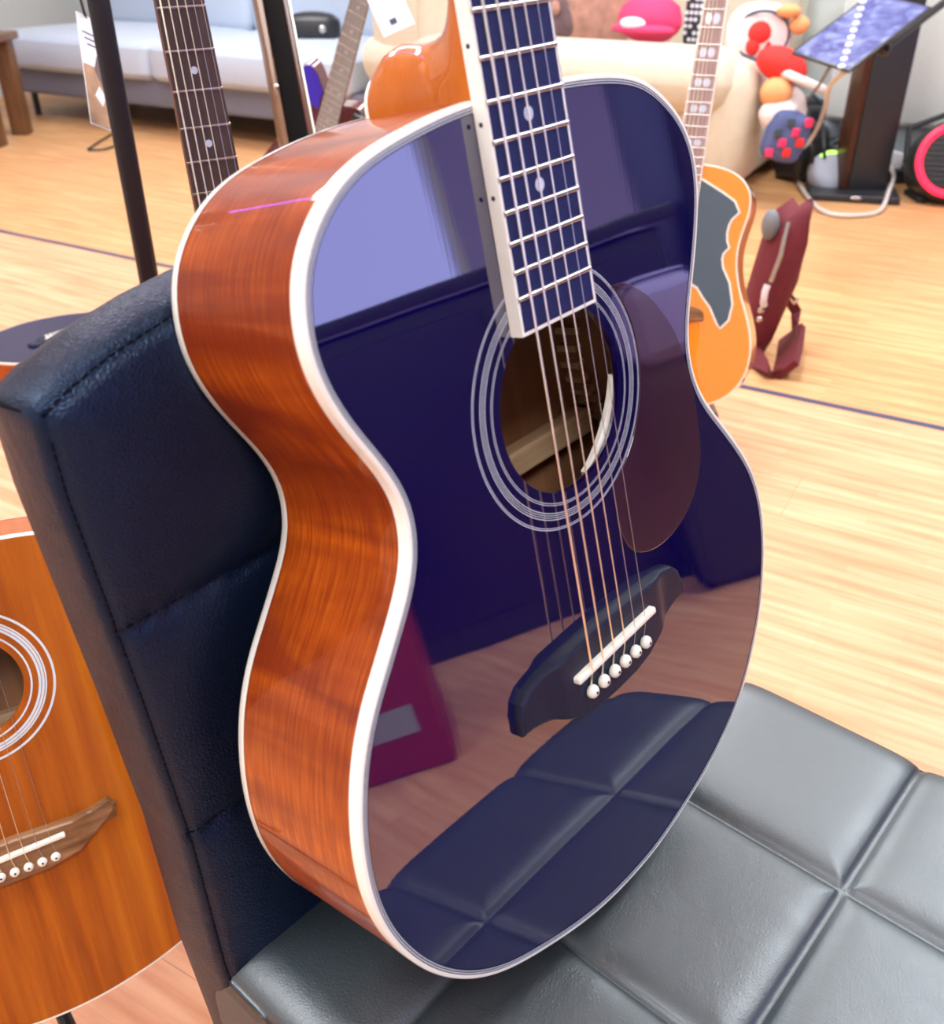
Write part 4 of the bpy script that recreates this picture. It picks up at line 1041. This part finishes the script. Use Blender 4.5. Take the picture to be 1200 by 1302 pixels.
cable('white_cable', 'white cable hanging from the tablet down to the beige sofa', [atd(1075, 90, 3.05), atd(1055, 110, 3.4), atd(1048, 140, 3.8), atd(1035, 170, 4.0), atd(1020, 188, 4.05), atd(1000, 196, 4.05)], .009, 'cable_white')
cable('grey_cable', 'thin grey cable running down left from the tablet', [atd(1055, 85, 3.06), atd(1040, 110, 3.6), atd(1025, 130, 4.0), atd(1018, 150, 4.25)], .006, 'grey_mesh')
cable('white_cable', 'thin white cable beside the right edge of the pillar', [atd(1150, 60, 4.05), atd(1143, 110, 4.05), atd(1139, 150, 4.05), atd(1131, 185, 4.1)], .006, 'cable_white')
# heap of black things
hp = atz(1030, 215, 0)
for i, (u, vv, t_, d, lab) in enumerate([(1022, 150, 4.5, (.20, .16, .16), 'black camera bag at the top of the heap left of the pillar'), (1052, 175, 4.55, (.22, .18, .20), 'dark grey pouch beside the pillar in the black heap'), (1020, 190, 4.4, (.2, .16, .2), 'black soft case low in the heap next to the sofa'), (1062, 205, 4.5, (.16, .14, .2), 'small black case right behind the smart speaker')]):
    p = atd(u, vv, t_); e = empty('soft_case', Vector((p.x, p.y, 0)), lab, 'bag')
    mb = MB(); hz_ = max(.1, p.z+d[2]/2); mb.rbox((0, 0, hz_/2), (d[0], d[1], hz_), .04, M=Matrix.Rotation(.3*i, 3, 'Z'), puff=.01); mb.build('body', 'black_plastic' if i != 1 else 'grey_mesh', e, True, 60)
    mb = MB(); mb.tube([(-d[0]*.3, -d[1]*.4, hz_*.95), (0, -d[1]*.5, hz_+.03), (d[0]*.3, -d[1]*.4, hz_*.95)], .01, 8); mb.build('handle', 'slate_guard', e, True)
for i in range(3):
    cable('black_cable', ['black cable curling over the heap of cases', 'black cable hanging down the front of the heap', 'black cable trailing behind the smart speaker'][i], [atd(1012+16*i, 140, 4.25), atd(1006+20*i, 165, 4.2), atd(1018+15*i, 195, 4.15), atz(1012+18*i, 232, .01)], .008, 'black_plastic')
# cabinets along the back wall
cb = rloc(.02, 5.12); e = empty('low_cabinet', cb, 'low white cabinet against the back wall behind the pillar', 'cabinet')
mb = MB(); mb.rbox((0, 0, .52), (1.94, .42, .56), .008, M=RM); mb.build('carcass', 'white_plastic', e, True)
mb = MB(); mb.rbox((0, 0, .12), (1.86, .36, .24), .004, M=RM); mb.build('plinth', 'cool_grey', e, True)
for k in range(3):
    mb = MB(); mb.rbox(RM @ Vector((-.645+.645*k, -.217, .52)), (.63, .016, .53), .005, M=RM); d_ = mb.build('door', 'wall_paint', e, True)
    mb = MB(); mb.rbox(RM @ Vector((-.645+.645*k+.26, -.232, .6)), (.012, .014, .12), .003, M=RM); mb.build('handle', 'steel', d_, True)
# clutter on the cabinet at the top right corner
cc2 = atb(1172, 12, 5.0); e = empty('tan_bag', Vector((cc2.x, cc2.y, .80)), 'tan paper bag on the white cabinet at the top right corner', 'bag')
mb = MB(); mb.rbox((0, 0, .09), (.2, .12, .18), .02, M=RM, puff=.01); mb.build('body', 'tan_print', e, True, 60)
# thin dark cable on the yellow floor left
cable('black_cable', 'thin black cable loop on the floor in front of the blue-grey sofa', [atz(112, 190, .006), atz(130, 178, .006), atz(150, 168, .006), atz(165, 172, .006), atz(140, 188, .006), atz(112, 191, .006)], .006, 'black_plastic')

# ------------------------------------------------------------ right of the frame: what the blue top mirrors
ct = empty('shop_counter', Vector((2.15, .05, 0)), 'long black shop counter to the right, out of frame', 'counter')
mb = MB(); mb.rbox((0, 0, .43), (.52, 1.86, .86), .01); mb.build('body', 'black_plastic', ct, True)
mb = MB(); mb.rbox((0, 0, .885), (.58, 1.94, .035), .006); mb.build('counter_top', 'black_plastic', ct, True)
for k in range(4):
    mb = MB(); mb.rbox((-.266, -.69+.46*k, .45), (.014, .44, .74), .004); dr = mb.build('door', 'violet_dark', ct, True)
    mb = MB(); mb.rbox((-.282, -.69+.46*k+.16, .60), (.014, .012, .12), .003); mb.build('handle', 'black_metal', dr, True)
tc_ = empty('tall_cabinet', Vector((2.25, 1.62, 0)), 'tall dark cabinet at the end of the black counter, out of frame', 'cabinet')
mb = MB(); mb.rbox((0, 0, .78), (.5, 1.05, 1.56), .01); mb.build('body', 'black_plastic', tc_, True)
for k in range(2):
    mb = MB(); mb.rbox((-.257, -.26+.52*k, .80), (.014, .50, 1.46), .004); mb.build('door', 'violet_dark', tc_, True)
pb2 = empty('pale_bag', Vector((1.79, .91, 0)), 'dark bag with a pale grey pouch standing against the tall dark cabinet, out of frame', 'bag')
mb = MB(); mb.rbox((0, 0, .28), (.11, .22, .56), .05, puff=.01); mb.build('body', 'black_plastic', pb2, True, 60)
mb = MB(); mb.rbox((0, 0, .66), (.11, .20, .19), .05, puff=.01); mb.build('top_pouch', 'lilac_paint', pb2, True, 60)
rp_ = Vector((1.42, .06, 0)); e = empty('red_case', rp_, 'red case with pale label on the floor, out of frame to the right', 'case')
mb = MB(); mb.rbox((0, 0, .20), (.16, .20, .40), .01); mb.build('body', 'red_box', e, True)
mb = MB(); mb.box((-.082, 0, .12), (.004, .11, .06)); mb.build('label_plate', 'speaker_fabric', e)
e = rb('led_strip', 'purple_glow', None, AL+.6, -1.3, 1.62, 1.66, CH-.02, CH-.001); tag(e, 'violet LED strip along the ceiling above the left half of the room', 'light strip')
